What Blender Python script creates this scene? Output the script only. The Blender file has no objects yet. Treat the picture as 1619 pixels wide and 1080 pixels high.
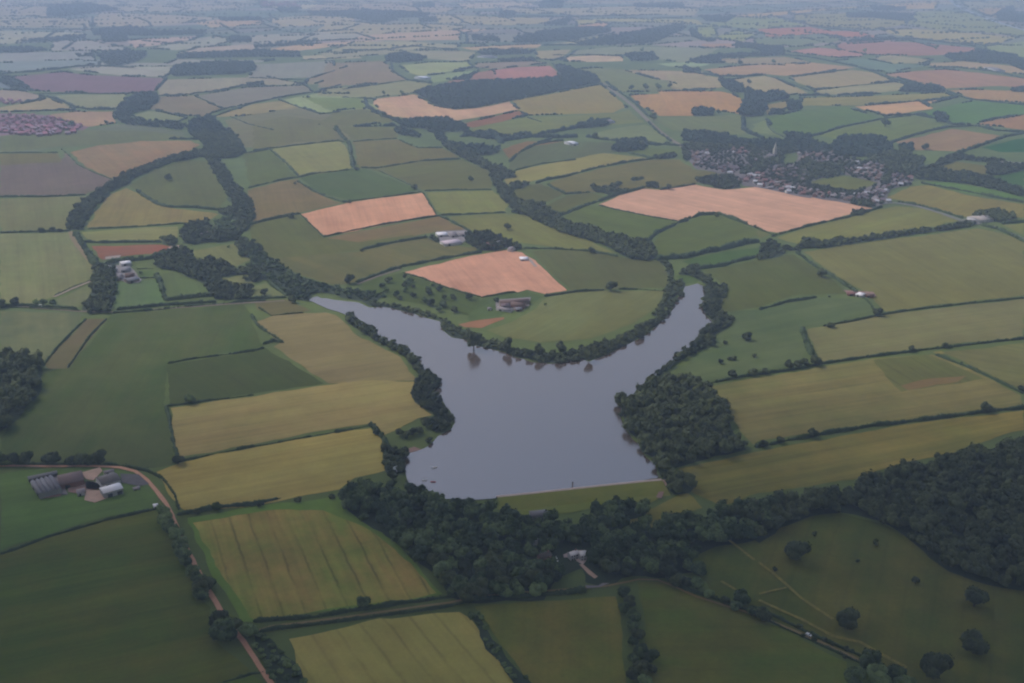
import bpy, math, random
import numpy as np
from mathutils import Vector, noise
from mathutils.geometry import tessellate_polygon
random.seed(11); RNG = np.random.default_rng(11)
sc = bpy.context.scene
COL = sc.collection
# ---------------------------------------------------------------- camera model
H = 450.0; F = 1700.0; PITCH = math.radians(20.34)
V = {'o': (0, 0, 1), 'A': (0, 0, 3), 'B': (540, 0, 3), 'C': (1080, 0, 3), 'D': (0, 200, 3.6), 'E': (400, 200, 3.6), 'F': (800, 200, 3.6),
     'G': (1200, 200, 3.6), 'H': (0, 460, 3.375), 'I': (400, 460, 3.375), 'J': (800, 460, 3.375), 'K': (1200, 460, 3.375),
     'L': (0, 720, 3), 'M': (400, 720, 3), 'N': (800, 720, 3), 'O': (1200, 720, 3),
     'X': (30, 730, 9), 'Y': (670, 350, 7.2), 'Z': (160, 390, 15.43), 'Q': (820, 840, 9.82), 'R': (1080, 220, 8.1), 'S': (1260, 220, 8.1)}
def px(v, x, y):
    a, b, s = V[v]; return a + x / s, b + y / s
def ground(x, y, z=0.0):
    u = (x - 809.5) / F; w = (540 - y) / F
    t = (H - z) / (math.sin(PITCH) - w * math.cos(PITCH))
    return Vector((u * t, (math.cos(PITCH) + w * math.sin(PITCH)) * t, z))
def at(v, x, y, z=0.0): return ground(*px(v, x, y), z)
def slant(x, y): return (ground(x, y) - Vector((0, 0, H))).length
def mpp(x, y): return slant(x, y) / F                # metres per photo pixel across the view
# ---------------------------------------------------------------- helpers
def new_obj(name, me, parent=None):
    o = bpy.data.objects.new(name, me); COL.objects.link(o)
    if parent: o.parent = parent
    return o
def tag(o, label=None, cat=None, group=None, kind=None):
    if label: o['label'] = label
    if cat: o['category'] = cat
    if group: o['group'] = group
    if kind: o['kind'] = kind
    return o
def empty(name, loc, label, cat, group=None, rz=0):
    o = bpy.data.objects.new(name, None); COL.objects.link(o); o.location = loc; o.rotation_euler = (0, 0, rz)
    return tag(o, label, cat, group)
def np_mesh(name, verts, faces, mats=(), tint=None, mi=None, smooth=False):
    """verts Nx3; faces = list of int arrays (M,3) / (M,4)"""
    me = bpy.data.meshes.new(name)
    verts = np.asarray(verts, np.float32)
    faces = [np.asarray(f, np.int32) for f in faces if len(f)]
    me.vertices.add(len(verts)); me.vertices.foreach_set('co', verts.ravel())
    loops = np.concatenate([f.ravel() for f in faces]); tot = np.concatenate([np.full(len(f), f.shape[1], np.int32) for f in faces])
    me.loops.add(len(loops)); me.loops.foreach_set('vertex_index', loops)
    me.polygons.add(len(tot)); me.polygons.foreach_set('loop_start', np.concatenate([[0], np.cumsum(tot)[:-1]]).astype(np.int32))
    me.polygons.foreach_set('loop_total', tot)
    if mi is not None: me.polygons.foreach_set('material_index', np.asarray(mi, np.int32))
    if tint is not None:
        a = me.attributes.new('tint', 'FLOAT', 'POINT'); a.data.foreach_set('value', np.asarray(tint, np.float32))
    if smooth: me.polygons.foreach_set('use_smooth', np.ones(len(tot), bool))
    for m in mats: me.materials.append(m)
    me.update(calc_edges=True); me.validate()
    return me
# ---------------------------------------------------------------- materials
def mat_new(name):
    m = bpy.data.materials.new(name); m.use_nodes = True
    return m, m.node_tree, m.node_tree.nodes['Principled BSDF']
def N(nt, t, **k):
    n = nt.nodes.new(t)
    for a, b in k.items(): setattr(n, a, b)
    return n
def math_node(nt, op, a, b=None):
    n = N(nt, 'ShaderNodeMath', operation=op)
    for i, q in enumerate((a, b)):
        if q is None: continue
        if isinstance(q, (int, float)): n.inputs[i].default_value = q
        else: nt.links.new(q, n.inputs[i])
    return n.outputs[0]
def noise_node(nt, vec, scale, detail=3, rough=0.55):
    n = N(nt, 'ShaderNodeTexNoise'); n.inputs['Scale'].default_value = scale; n.inputs['Detail'].default_value = detail
    n.inputs['Roughness'].default_value = rough
    if vec is not None: nt.links.new(vec, n.inputs['Vector'])
    return n.outputs['Fac']
def remap(nt, v, a, b, c, d):
    n = N(nt, 'ShaderNodeMapRange'); nt.links.new(v, n.inputs[0])
    for i, q in enumerate((a, b, c, d)): n.inputs[i + 1].default_value = q
    return n.outputs[0]

def make_field_group():
    g = bpy.data.node_groups.new('field_surface', 'ShaderNodeTree')
    for nm, t, d in (('Color', 'NodeSocketColor', (.1, .1, .05, 1)), ('Second', 'NodeSocketColor', (.05, .08, .03, 1)), ('Angle', 'NodeSocketFloat', 0), ('Spacing', 'NodeSocketFloat', 24),
                     ('Tramlines', 'NodeSocketFloat', 0), ('Rows', 'NodeSocketFloat', .1), ('Mottle', 'NodeSocketFloat', .2), ('Offset', 'NodeSocketFloat', 0), ('Patches', 'NodeSocketFloat', .3)):
        s = g.interface.new_socket(nm, in_out='INPUT', socket_type=t); s.default_value = d
    g.interface.new_socket('Color', in_out='OUTPUT', socket_type='NodeSocketColor')
    gi = N(g, 'NodeGroupInput'); go = N(g, 'NodeGroupOutput')
    tc = N(g, 'ShaderNodeTexCoord')
    off = N(g, 'ShaderNodeVectorMath', operation='ADD'); g.links.new(tc.outputs['Object'], off.inputs[0])
    cx = N(g, 'ShaderNodeCombineXYZ'); g.links.new(gi.outputs['Offset'], cx.inputs[2]); g.links.new(cx.outputs[0], off.inputs[1])
    P = off.outputs[0]
    rot = N(g, 'ShaderNodeVectorRotate', rotation_type='Z_AXIS'); g.links.new(P, rot.inputs['Vector']); g.links.new(gi.outputs['Angle'], rot.inputs['Angle'])
    sep = N(g, 'ShaderNodeSeparateXYZ'); g.links.new(rot.outputs[0], sep.inputs[0])
    # x runs along the rows, y across them
    big = noise_node(g, P, .006, 3, .6)
    mid = noise_node(g, P, .035, 4, .65)
    fine = noise_node(g, P, .35, 4, .7)
    st = N(g, 'ShaderNodeVectorMath', operation='MULTIPLY'); g.links.new(rot.outputs[0], st.inputs[0]); st.inputs[1].default_value = (.006, .16, .1)
    rows = noise_node(g, st.outputs[0], 1.0, 4, .7)
    st2 = N(g, 'ShaderNodeVectorMath', operation='MULTIPLY'); g.links.new(rot.outputs[0], st2.inputs[0]); st2.inputs[1].default_value = (.003, .03, .1)
    rows2 = noise_node(g, st2.outputs[0], 1.0, 3, .6)
    # tramlines
    wob = math_node(g, 'MULTIPLY', mid, 5.0)
    yy = math_node(g, 'ADD', sep.outputs[1], wob)
    ph = math_node(g, 'DIVIDE', yy, gi.outputs['Spacing'])
    fr = math_node(g, 'FRACT', ph); dd = math_node(g, 'ABSOLUTE', math_node(g, 'SUBTRACT', fr, .5))
    line = remap(g, dd, 0.02, 0.10, 1, 0)
    line = math_node(g, 'MULTIPLY', line, remap(g, noise_node(g, P, .02, 3), .38, .62, .15, 1))
    tl = math_node(g, 'SUBTRACT', 1, math_node(g, 'MULTIPLY', line, gi.outputs['Tramlines']))
    rw = math_node(g, 'ADD', 1, math_node(g, 'MULTIPLY', math_node(g, 'SUBTRACT', math_node(g, 'ADD', rows, rows2), 1.0), math_node(g, 'MULTIPLY', gi.outputs['Rows'], 4)))
    mo = math_node(g, 'ADD', 1, math_node(g, 'MULTIPLY', math_node(g, 'SUBTRACT', math_node(g, 'ADD', big, mid), 1.0), math_node(g, 'MULTIPLY', gi.outputs['Mottle'], 3)))
    fi = math_node(g, 'ADD', 1, math_node(g, 'MULTIPLY', math_node(g, 'SUBTRACT', fine, .5), math_node(g, 'MULTIPLY', gi.outputs['Mottle'], 1.6)))
    allv = math_node(g, 'MULTIPLY', math_node(g, 'MULTIPLY', tl, rw), math_node(g, 'MULTIPLY', mo, fi))
    pat = remap(g, math_node(g, 'ADD', noise_node(g, P, .011, 4, .7), math_node(g, 'MULTIPLY', rows2, .6)), .66, .95, 0, 1)
    mx = N(g, 'ShaderNodeMix', data_type='RGBA'); g.links.new(math_node(g, 'MULTIPLY', pat, gi.outputs['Patches']), mx.inputs[0])
    g.links.new(gi.outputs['Color'], mx.inputs[6]); g.links.new(gi.outputs['Second'], mx.inputs[7])
    vm = N(g, 'ShaderNodeVectorMath', operation='SCALE'); g.links.new(mx.outputs[2], vm.inputs[0]); g.links.new(allv, vm.inputs['Scale'])
    g.links.new(vm.outputs[0], go.inputs[0])
    return g
FIELD = make_field_group()
# measured air of the scene: how the haze box tints a surface at a given distance; used to read surface colours off the photograph
def lin(c):
    c = c / 255.0; return c / 12.92 if c <= .04045 else ((c + .055) / 1.055) ** 2.4
AIR = [(30, 0.1731, 0.2703, 0.2333, 0.2995, 0.3501, 0.3732), (80, 0.1338, 0.442, 0.1803, 0.476, 0.2705, 0.5638), (140, 0.1037, 0.5286, 0.1355, 0.5798, 0.2069, 0.6677), (200, 0.0845, 0.5926, 0.1112, 0.6311, 0.1663, 0.7167), (300, 0.0595, 0.6894, 0.0786, 0.7106, 0.1168, 0.815), (420, 0.0424, 0.7465, 0.0577, 0.7516, 0.0874, 0.8167), (560, 0.0287, 0.7514, 0.0385, 0.7597, 0.0599, 0.8171), (700, 0.0216, 0.4683, 0.0288, 0.4969, 0.046, 0.5661), (850, 0.0164, 0.3266, 0.0226, 0.3494, 0.0352, 0.4332), (1000, 0.0146, 0.2842, 0.0201, 0.3144, 0.0304, 0.3987)]
GAIN = 1.12
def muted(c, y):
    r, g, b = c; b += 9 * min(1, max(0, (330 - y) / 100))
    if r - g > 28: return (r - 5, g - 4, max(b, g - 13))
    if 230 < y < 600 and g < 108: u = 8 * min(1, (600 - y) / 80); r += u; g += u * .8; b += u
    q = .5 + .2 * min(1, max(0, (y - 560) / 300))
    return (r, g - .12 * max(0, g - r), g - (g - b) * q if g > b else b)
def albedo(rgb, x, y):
    """surface colour behind the air, with extra haze mixed into far rows: AIR holds (row, airlight, light) per channel"""
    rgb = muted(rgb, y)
    if y < 150: q = .42 * (1 - y / 150) + .18; rgb = tuple(u * (1 - q) + w * q for u, w in zip(rgb, (140, 150, 168)))  # far rows mixed towards haze blue, so some haze sits in the colour
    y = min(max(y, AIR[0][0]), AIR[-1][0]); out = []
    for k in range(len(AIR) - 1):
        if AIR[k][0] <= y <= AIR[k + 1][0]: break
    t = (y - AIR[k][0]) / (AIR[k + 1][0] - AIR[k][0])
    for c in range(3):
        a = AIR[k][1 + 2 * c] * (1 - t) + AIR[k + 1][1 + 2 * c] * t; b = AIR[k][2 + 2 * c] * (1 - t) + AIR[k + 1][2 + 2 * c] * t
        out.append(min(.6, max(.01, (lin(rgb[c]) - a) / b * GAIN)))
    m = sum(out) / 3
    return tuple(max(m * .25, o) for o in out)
def field_mat(col, second, ang, spacing=24, tram=0, rows=.08, mottle=.1, patches=.35):
    m, nt, b = mat_new('field_surface')
    g = N(nt, 'ShaderNodeGroup'); g.node_tree = FIELD
    g.inputs['Color'].default_value = (*col, 1); g.inputs['Second'].default_value = (*second, 1)
    for k, v in (('Angle', -ang), ('Spacing', spacing), ('Tramlines', tram), ('Rows', rows), ('Mottle', mottle), ('Offset', random.random() * 50), ('Patches', patches)): g.inputs[k].default_value = v
    nt.links.new(g.outputs[0], b.inputs['Base Color']); b.inputs['Roughness'].default_value = .95; b.inputs['Specular IOR Level'].default_value = .08
    return m
def plain(name, col, var=.15, scale=.4, rough=.85, spec=.2):
    m, nt, b = mat_new(name); tc = N(nt, 'ShaderNodeTexCoord')
    n = noise_node(nt, tc.outputs['Object'], scale, 5, .65)
    f = remap(nt, n, .25, .75, 1 - var, 1 + var)
    vm = N(nt, 'ShaderNodeVectorMath', operation='SCALE'); vm.inputs[0].default_value = col; nt.links.new(f, vm.inputs['Scale'])
    nt.links.new(vm.outputs[0], b.inputs['Base Color']); b.inputs['Roughness'].default_value = rough; b.inputs['Specular IOR Level'].default_value = spec
    return m
def leaf_mat(name, dark, light, rnd=.35):
    m, nt, b = mat_new(name)
    at_ = N(nt, 'ShaderNodeAttribute', attribute_name='tint'); oi = N(nt, 'ShaderNodeObjectInfo'); geo = N(nt, 'ShaderNodeNewGeometry')
    n = noise_node(nt, geo.outputs['Position'], .25, 3)
    f = math_node(nt, 'ADD', math_node(nt, 'MULTIPLY', at_.outputs['Fac'], .75), math_node(nt, 'MULTIPLY', math_node(nt, 'SUBTRACT', n, .35), .7))
    f = math_node(nt, 'ADD', f, math_node(nt, 'MULTIPLY', math_node(nt, 'SUBTRACT', oi.outputs['Random'], .5), rnd))
    mx = N(nt, 'ShaderNodeMix', data_type='RGBA', clamp_factor=True); nt.links.new(f, mx.inputs[0])
    mx.inputs[6].default_value = (*dark, 1); mx.inputs[7].default_value = (*light, 1)
    nt.links.new(mx.outputs[2], b.inputs['Base Color']); b.inputs['Roughness'].default_value = .8; b.inputs['Specular IOR Level'].default_value = .12
    return m
M_LEAF = leaf_mat('leaves_mixed', (.034, .054, .022), (.185, .245, .090), .9)
M_LEAFD = leaf_mat('leaves_dark', (.022, .032, .016), (.100, .118, .046), .8)
M_HEDGE = leaf_mat('leaves_hedge', (.030, .050, .024), (.090, .125, .050), 0.2)
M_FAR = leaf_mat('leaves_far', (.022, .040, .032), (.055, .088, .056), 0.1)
M_FLOOR = plain('leaf_litter', (.035, .052, .026), .3, .1)
M_BARK = plain('bark', (.06, .045, .035), .3, 1.5)
# ---------------------------------------------------------------- tree templates
def ico(sub):
    import bmesh
    bm = bmesh.new(); bmesh.ops.create_icosphere(bm, subdivisions=sub, radius=1)
    v = np.array([p.co[:] for p in bm.verts]); f = np.array([[q.index for q in p.verts] for p in bm.faces]); bm.free()
    return v, f
ICO = {1: ico(1), 2: ico(2), 3: ico(3)}
def crown_tpl(seed, nblob, nleaf, leaf, sub, tall=1.0, base=.10):
    """a broadleaf crown, radius about 1, standing on z=0 (its lowest leaves at base)"""
    r = np.random.default_rng(seed); vs, fs, ts = [], [], []; nv = 0
    cz = base + .80 * tall; quads = []
    for b in range(nblob):
        if b == 0: d = np.array([0, 0, .1]); rad = .62; k = 0
        else:
            th = 2.4 * b + r.uniform(-.35, .35); zz = -0.7 + 1.6 * ((b * .618) % 1) + r.uniform(-.1, .1); zz = min(.95, zz)
            q = math.sqrt(max(0, 1 - zz * zz)); d = np.array([q * math.cos(th), q * math.sin(th), zz]); rad = r.uniform(.36, .52); k = r.uniform(.50, .66)
        c = d * k * np.array([1, 1, .80 * tall]); c[2] += cz
        v, f = ICO[sub]
        dn = r.normal(size=(len(v), 1)) * .09 + 1
        vv = v * dn * rad * .92 * (np.array([1, 1, tall ** .5 * .9]) if b else np.array([1, 1, tall])) + c
        tint = r.uniform(.05, .75)
        vs.append(vv); fs.append(f + nv); ts.append(np.clip(np.full(len(v), tint) + r.normal(size=len(v)) * .1, 0, 1)); nv += len(v)
        n = max(3, nleaf // nblob) if nleaf else 0
        for _ in range(n):
            dd = r.normal(size=3); dd /= np.linalg.norm(dd)
            if dd[2] < -.5: dd[2] *= -1
            p = c + dd * rad * r.uniform(.88, 1.12) * np.array([1, 1, tall ** .5])
            nn = dd + r.normal(size=3) * .55; nn /= np.linalg.norm(nn)
            a = np.cross(nn, r.normal(size=3)); a /= np.linalg.norm(a); bb = np.cross(nn, a)
            s = leaf * r.uniform(.5, 1.15)
            q = np.array([p - a * s - bb * s * .5, p + a * s * .3 - bb * s, p + a * s + bb * s * .5, p - a * s * .4 + bb * s])
            quads.append((q, np.clip(tint + r.normal() * .2, 0, 1)))
    tri = np.concatenate(fs); V0 = np.concatenate(vs); T0 = np.concatenate(ts); qf = np.zeros((0, 4), int)
    if quads:
        qv = np.concatenate([q for q, _ in quads]); qf = np.arange(len(qv)).reshape(-1, 4) + len(V0)
        V0 = np.concatenate([V0, qv]); T0 = np.concatenate([T0, np.repeat([t for _, t in quads], 4)])
    return V0, tri, qf, T0
NEAR = [crown_tpl(s, 15, 420, .075, 2) for s in range(5)]
TALL = [crown_tpl(40 + s, 13, 340, .09, 2, 1.7, .2) for s in range(2)]
MID = [crown_tpl(100 + s, 9, 120, .12, 1) for s in range(8)]
FARC = [crown_tpl(200 + s, 5, 20, .2, 1) for s in range(6)]
def trunk_mesh(seed, tall=1.0):
    """tapered trunk with four limbs reaching into the crown (unit crown radius)"""
    r = random.Random(seed); V0, Fq = [], []
    def tube(p0, p1, r0, r1, n=7):
        p0, p1 = Vector(p0), Vector(p1); ax = (p1 - p0).normalized(); a = ax.orthogonal().normalized(); b = ax.cross(a); s = len(V0)
        for k in range(4):
            t = k / 3; c = p0.lerp(p1, t) + Vector((r.uniform(-.01, .01), r.uniform(-.01, .01), 0)) * (0 < k < 3); rad = r0 + (r1 - r0) * t
            for i in range(n):
                an = 2 * math.pi * i / n; V0.append(c + (a * math.cos(an) + b * math.sin(an)) * rad)
        for k in range(3):
            for i in range(n): Fq.append((s + k * n + i, s + k * n + (i + 1) % n, s + (k + 1) * n + (i + 1) % n, s + (k + 1) * n + i))
    tube((0, 0, -.05), (0, 0, .6 * tall), .085, .055)
    for i in range(5):
        an = i * 1.26 + r.uniform(-.3, .3); tube((0, 0, .42 * tall + .03 * i), (math.cos(an) * .5, math.sin(an) * .5, (.95 + .1 * r.random()) * tall), .04, .012)
    return np_mesh('trunk', [tuple(v) for v in V0], [Fq], [M_BARK])
TRUNKS = [trunk_mesh(s) for s in range(3)]; TRUNKT = trunk_mesh(9, 1.6)
def tpl_mesh(t, m): return np_mesh('crown', t[0], [t[1], t[2]], [m], t[3])
CM = {'n': [tpl_mesh(t, M_LEAF) for t in NEAR], 'd': [tpl_mesh(t, M_LEAFD) for t in NEAR], 't': [tpl_mesh(t, M_LEAFD) for t in TALL],
      'm': [tpl_mesh(t, M_LEAF) for t in MID]}
N_TREES = 0
def tree(pos, R, label, group=None, kind='n', hs=1.0, name='broadleaf_tree'):
    global N_TREES; N_TREES += 1
    o = empty(name, pos, label, 'tree', group, random.uniform(0, 6.28))
    o.scale = (R, R, R * hs)
    c = new_obj('crown', random.choice(CM[kind]), o); t = new_obj('trunk', TRUNKT if kind == 't' else random.choice(TRUNKS), o)
    return o
def scatter_mesh(name, spots, tpls, m):
    """spots: (x, y, z, R, hs) -> one mesh of many crowns"""
    vs, t3, t4, ts = [], [], [], []; nv = 0
    for (x, y, z, R, hs) in spots:
        v, tri, qd, ti = tpls[RNG.integers(len(tpls))]; a = RNG.uniform(0, 6.283); ca, sa = math.cos(a), math.sin(a)
        w = np.empty_like(v); w[:, 0] = (v[:, 0] * ca - v[:, 1] * sa) * R + x; w[:, 1] = (v[:, 0] * sa + v[:, 1] * ca) * R + y; w[:, 2] = v[:, 2] * R * hs + z
        vs.append(w); t3.append(tri + nv); t4.append(qd + nv); ts.append(np.clip(ti * .7 + RNG.uniform(-.4, .65), 0, 1)); nv += len(v)
    return np_mesh(name, np.concatenate(vs), [np.concatenate(t3), np.concatenate(t4)], [m], np.concatenate(ts))
def inside(poly, X, Y):
    r = np.zeros(len(X), bool); n = len(poly)
    for i in range(n):
        x0, y0 = poly[i][:2]; x1, y1 = poly[(i + 1) % n][:2]
        if y0 == y1: continue
        c = ((y0 > Y) != (y1 > Y)) & (X < (x1 - x0) * (Y - y0) / (y1 - y0) + x0); r ^= c
    return r
def fill(poly, sp, holes=()):
    P = np.array([p[:2] for p in poly]); x0, y0 = P.min(0); x1, y1 = P.max(0)
    gx, gy = np.meshgrid(np.arange(x0, x1 + sp, sp), np.arange(y0, y1 + sp, sp * .87)); gx = gx + (np.arange(gy.shape[0]) % 2)[:, None] * sp / 2
    X = gx.ravel() + RNG.uniform(-.3, .3, gx.size) * sp; Y = gy.ravel() + RNG.uniform(-.3, .3, gx.size) * sp
    k = inside(P, X, Y)
    for h in holes: k &= ~inside(np.array([p[:2] for p in h]), X, Y)
    return list(zip(X[k], Y[k]))
# ---------------------------------------------------------------- ground sheets
def ragged(pts, jit=1.0, closed=True):
    """resample an outline and let it wander a little, as a ploughed or mown edge does"""
    out = []; n = len(pts)
    for i in range(n if closed else n - 1):
        a, b = pts[i], pts[(i + 1) % n]; L = (b - a).length; d = max(600, (a - Vector((0, 0, H))).length); st = d / 110
        k = max(1, int(L / st)); nrm = Vector((-(b - a).y, (b - a).x, 0)).normalized() if L > 0 else Vector((0, 0, 0))
        for j in range(k):
            p = a.lerp(b, j / k)
            w = noise.noise(Vector((p.x / 28, p.y / 28, 3.3))) * 2.2 + noise.noise(Vector((p.x / 7, p.y / 7, 1.3))) * .9
            out.append(p + nrm * w * jit * min(3, d / 1000) * (0.4 if j == 0 else 1))
    if not closed: out.append(pts[-1])
    return out
LAYERS = []
def sheet(name, pts, m, z=None, jit=1.0):
    pts = ragged(pts, jit); xs = [p.x for p in pts]; ys = [p.y for p in pts]; bb = (min(xs), min(ys), max(xs), max(ys))
    if z is None:
        lv = 0
        for (q, l) in LAYERS:
            if not (q[2] < bb[0] or q[0] > bb[2] or q[3] < bb[1] or q[1] > bb[3]): lv = max(lv, l)
        lv += 1; LAYERS.append((bb, lv)); z = .05 + .008 * lv
    P = [Vector((p.x, p.y, z)) for p in pts]
    tris = tessellate_polygon([P]); V0 = np.array([p[:] for p in P])
    f = []
    for t in tris:
        a, b, c = (V0[i] for i in t)
        cr = (b[0] - a[0]) * (c[1] - a[1]) - (b[1] - a[1]) * (c[0] - a[0])
        if abs(cr) < 1e-6: continue
        f.append(t if cr > 0 else (t[0], t[2], t[1]))
    me = np_mesh(name, V0, [np.array(f)], [m])
    return tag(new_obj(name, me), kind='structure')
def pts_of(v, s): 
    q = [float(t) for t in s.replace(',', ' ').split()]
    return [(q[i], q[i + 1]) for i in range(0, len(q), 2)]
def gpoly(v, s): return [at(v, *p) for p in pts_of(v, s)]
GREEN = (78, 92, 62)
OUTLINES = []
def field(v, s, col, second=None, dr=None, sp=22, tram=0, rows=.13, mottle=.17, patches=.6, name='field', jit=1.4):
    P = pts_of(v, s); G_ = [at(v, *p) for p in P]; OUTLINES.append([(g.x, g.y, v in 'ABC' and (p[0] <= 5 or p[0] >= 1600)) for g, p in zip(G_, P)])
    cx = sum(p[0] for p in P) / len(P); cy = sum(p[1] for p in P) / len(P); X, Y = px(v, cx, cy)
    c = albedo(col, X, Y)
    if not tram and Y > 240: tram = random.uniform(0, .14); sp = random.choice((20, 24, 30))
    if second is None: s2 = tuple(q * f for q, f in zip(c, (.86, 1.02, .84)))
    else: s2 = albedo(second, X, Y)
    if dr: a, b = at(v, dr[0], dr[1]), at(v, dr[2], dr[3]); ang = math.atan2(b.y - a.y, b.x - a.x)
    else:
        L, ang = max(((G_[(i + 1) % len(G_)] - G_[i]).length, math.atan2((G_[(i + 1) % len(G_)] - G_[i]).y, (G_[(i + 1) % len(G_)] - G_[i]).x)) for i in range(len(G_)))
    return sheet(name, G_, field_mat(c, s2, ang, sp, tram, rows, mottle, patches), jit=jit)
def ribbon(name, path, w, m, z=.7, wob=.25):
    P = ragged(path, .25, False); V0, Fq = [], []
    for i, p in enumerate(P):
        d = (P[min(i + 1, len(P) - 1)] - P[max(i - 1, 0)]); nrm = Vector((-d.y, d.x, 0)).normalized(); ww = w / 2 * (1 + wob * noise.noise(p / 9))
        V0 += [(p + nrm * ww)[:2] + (z,), (p - nrm * ww)[:2] + (z,)]
        if i: k = 2 * i; Fq.append((k - 2, k - 1, k + 1, k))
    return tag(new_obj(name, np_mesh(name, V0, [Fq], [m])), kind='structure')
# ---------------------------------------------------------------- hedges
def hedge(v, s, w, h, label, group=None, bush=.0, m=None, name='hedge', cat='hedge'):
    P = gpoly(v, s); Q = []; w *= .62 if v not in 'ABC' else .55; h *= .75
    L = sum((P[i + 1] - P[i]).length for i in range(len(P) - 1)); d = (P[0] - Vector((0, 0, H))).length; st = max(1.4, d / 650)
    for i in range(len(P) - 1):
        k = max(1, int((P[i + 1] - P[i]).length / st))
        for j in range(k): Q.append(P[i].lerp(P[i + 1], j / k))
    Q.append(P[-1]); V0, Fq, T = [], [], []; n = 6; o3 = P[0].copy()
    sd = random.random() * 100
    for i, p in enumerate(Q):
        dd = Q[min(i + 1, len(Q) - 1)] - Q[max(i - 1, 0)]; nr = Vector((-dd.y, dd.x, 0)).normalized()
        g = 1 + .75 * noise.noise(Vector((p.x / 19, p.y / 19, sd))) + .35 * noise.noise(Vector((p.x / 4, p.y / 4, sd)))
        g = max(.3, g); end = .35 if i in (0, len(Q) - 1) or noise.noise(Vector((p.x / 34, p.y / 34, sd + 40))) < -.42 else 1
        off = nr * noise.noise(Vector((p.x / 22, p.y / 22, sd + 9))) * w * .4
        for k in range(n):
            a = math.pi * k / (n - 1); jj = random.uniform(.8, 1.2)
            V0.append((p + off + nr * math.cos(a) * w / 2 * g * jj * end + Vector((0, 0, math.sin(a) ** .7 * h * g * jj * end if 0 < k < n - 1 else -.1)))[:])
            T.append(min(1, max(0, .35 + .4 * noise.noise(p / 11) + random.uniform(-.15, .15))))
        if i:
            b = i * n
            for k in range(n - 1): Fq.append((b - n + k, b + k, b + k + 1, b - n + k + 1))
    Fq.append(tuple([0, 1, 2, 3])); V0 = np.array(V0); T = np.array(T); quads = [np.array(Fq)]; tris = []
    # leaf sprays
    nl = int(min(2600, L * (2.2 if d < 1300 else 1.0 if d < 2200 else 0)))
    if nl:
        ix = RNG.integers(len(V0), size=nl); c = V0[ix] + RNG.normal(size=(nl, 3)) * w * .1; s_ = (.28 + d / 4500) * RNG.uniform(.6, 1.5, (nl, 1))
        a = RNG.normal(size=(nl, 3)); a /= np.linalg.norm(a, axis=1)[:, None]; b = np.cross(a, RNG.normal(size=(nl, 3))); b /= np.linalg.norm(b, axis=1)[:, None]
        q = np.stack([c - a * s_, c - b * s_, c + a * s_, c + b * s_], 1).reshape(-1, 3)
        quads.append(np.arange(4 * nl).reshape(-1, 4) + len(V0)); V0 = np.concatenate([V0, q]); T = np.concatenate([T, np.repeat(RNG.uniform(.1, .9, nl), 4)])
    if bush:
        x = random.uniform(0, 20)
        acc = 0
        for i in range(len(Q) - 1):
            acc += (Q[i + 1] - Q[i]).length
            if acc > x:
                acc = 0; x = random.expovariate(bush / 12) + 3
                t = MID[RNG.integers(len(MID))] if d < 1500 else FARC[RNG.integers(len(FARC))]; R = random.uniform(.55, 1.25) * max(w, 2.6) * .62
                vv = t[0] * R + np.array(Q[i][:]); vv[:, 2] -= .2 * R; k = len(V0)
                tris.append(t[1] + k); quads.append(t[2] + k); V0 = np.concatenate([V0, vv]); T = np.concatenate([T, t[3]])
    me = np_mesh(name, V0, [np.concatenate(quads)] + ([np.concatenate(tris)] if tris else []), [m or M_HEDGE], T)
    return tag(new_obj(name, me), label, cat, group)
WOODS = []
def wood(v, s, sp, R, label, m=None, tpl=None, name='woodland', hs=1.0, holes=(), G_=None, cat='wood', floor=True):
    poly = G_ or gpoly(v, s); R *= .86 if v in 'ABC' else .8 if v in 'DEFG' else .95; sp *= 1 if v in 'ABC' else .84
    if m is None: m = M_LEAFD
    hp = [gpoly(*h) for h in holes]
    S = [(x, y, -.2 * R, R * RNG.uniform(.75, 1.25), hs * RNG.uniform(.85, 1.15)) for x, y in fill(poly, sp, hp)]
    if not S: c = sum(poly, Vector()) / len(poly); S = [(c.x, c.y, 0, R, 1)]
    d = (poly[0] - Vector((0, 0, H))).length
    if floor: sheet('woodland_floor', poly, M_FLOOR, z=.6 + .0007 * len(WOODS), jit=2.2)
    t = tpl or (MID if d < 1300 else FARC)
    o = new_obj(name, scatter_mesh(name, S, t, m)); WOODS.append(o)
    return tag(o, label, cat, kind='stuff')
# ================================================================ SETTING
FARR = 24000.0
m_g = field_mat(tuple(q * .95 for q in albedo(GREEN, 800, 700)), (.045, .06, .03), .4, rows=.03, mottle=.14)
g_me = np_mesh('ground', [(-FARR, -FARR, 0), (FARR, -FARR, 0), (FARR, FARR, 0), (-FARR, FARR, 0)], [np.array([[0, 1, 2, 3]])], [m_g])
tag(new_obj('ground', g_me), kind='structure')
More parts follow.
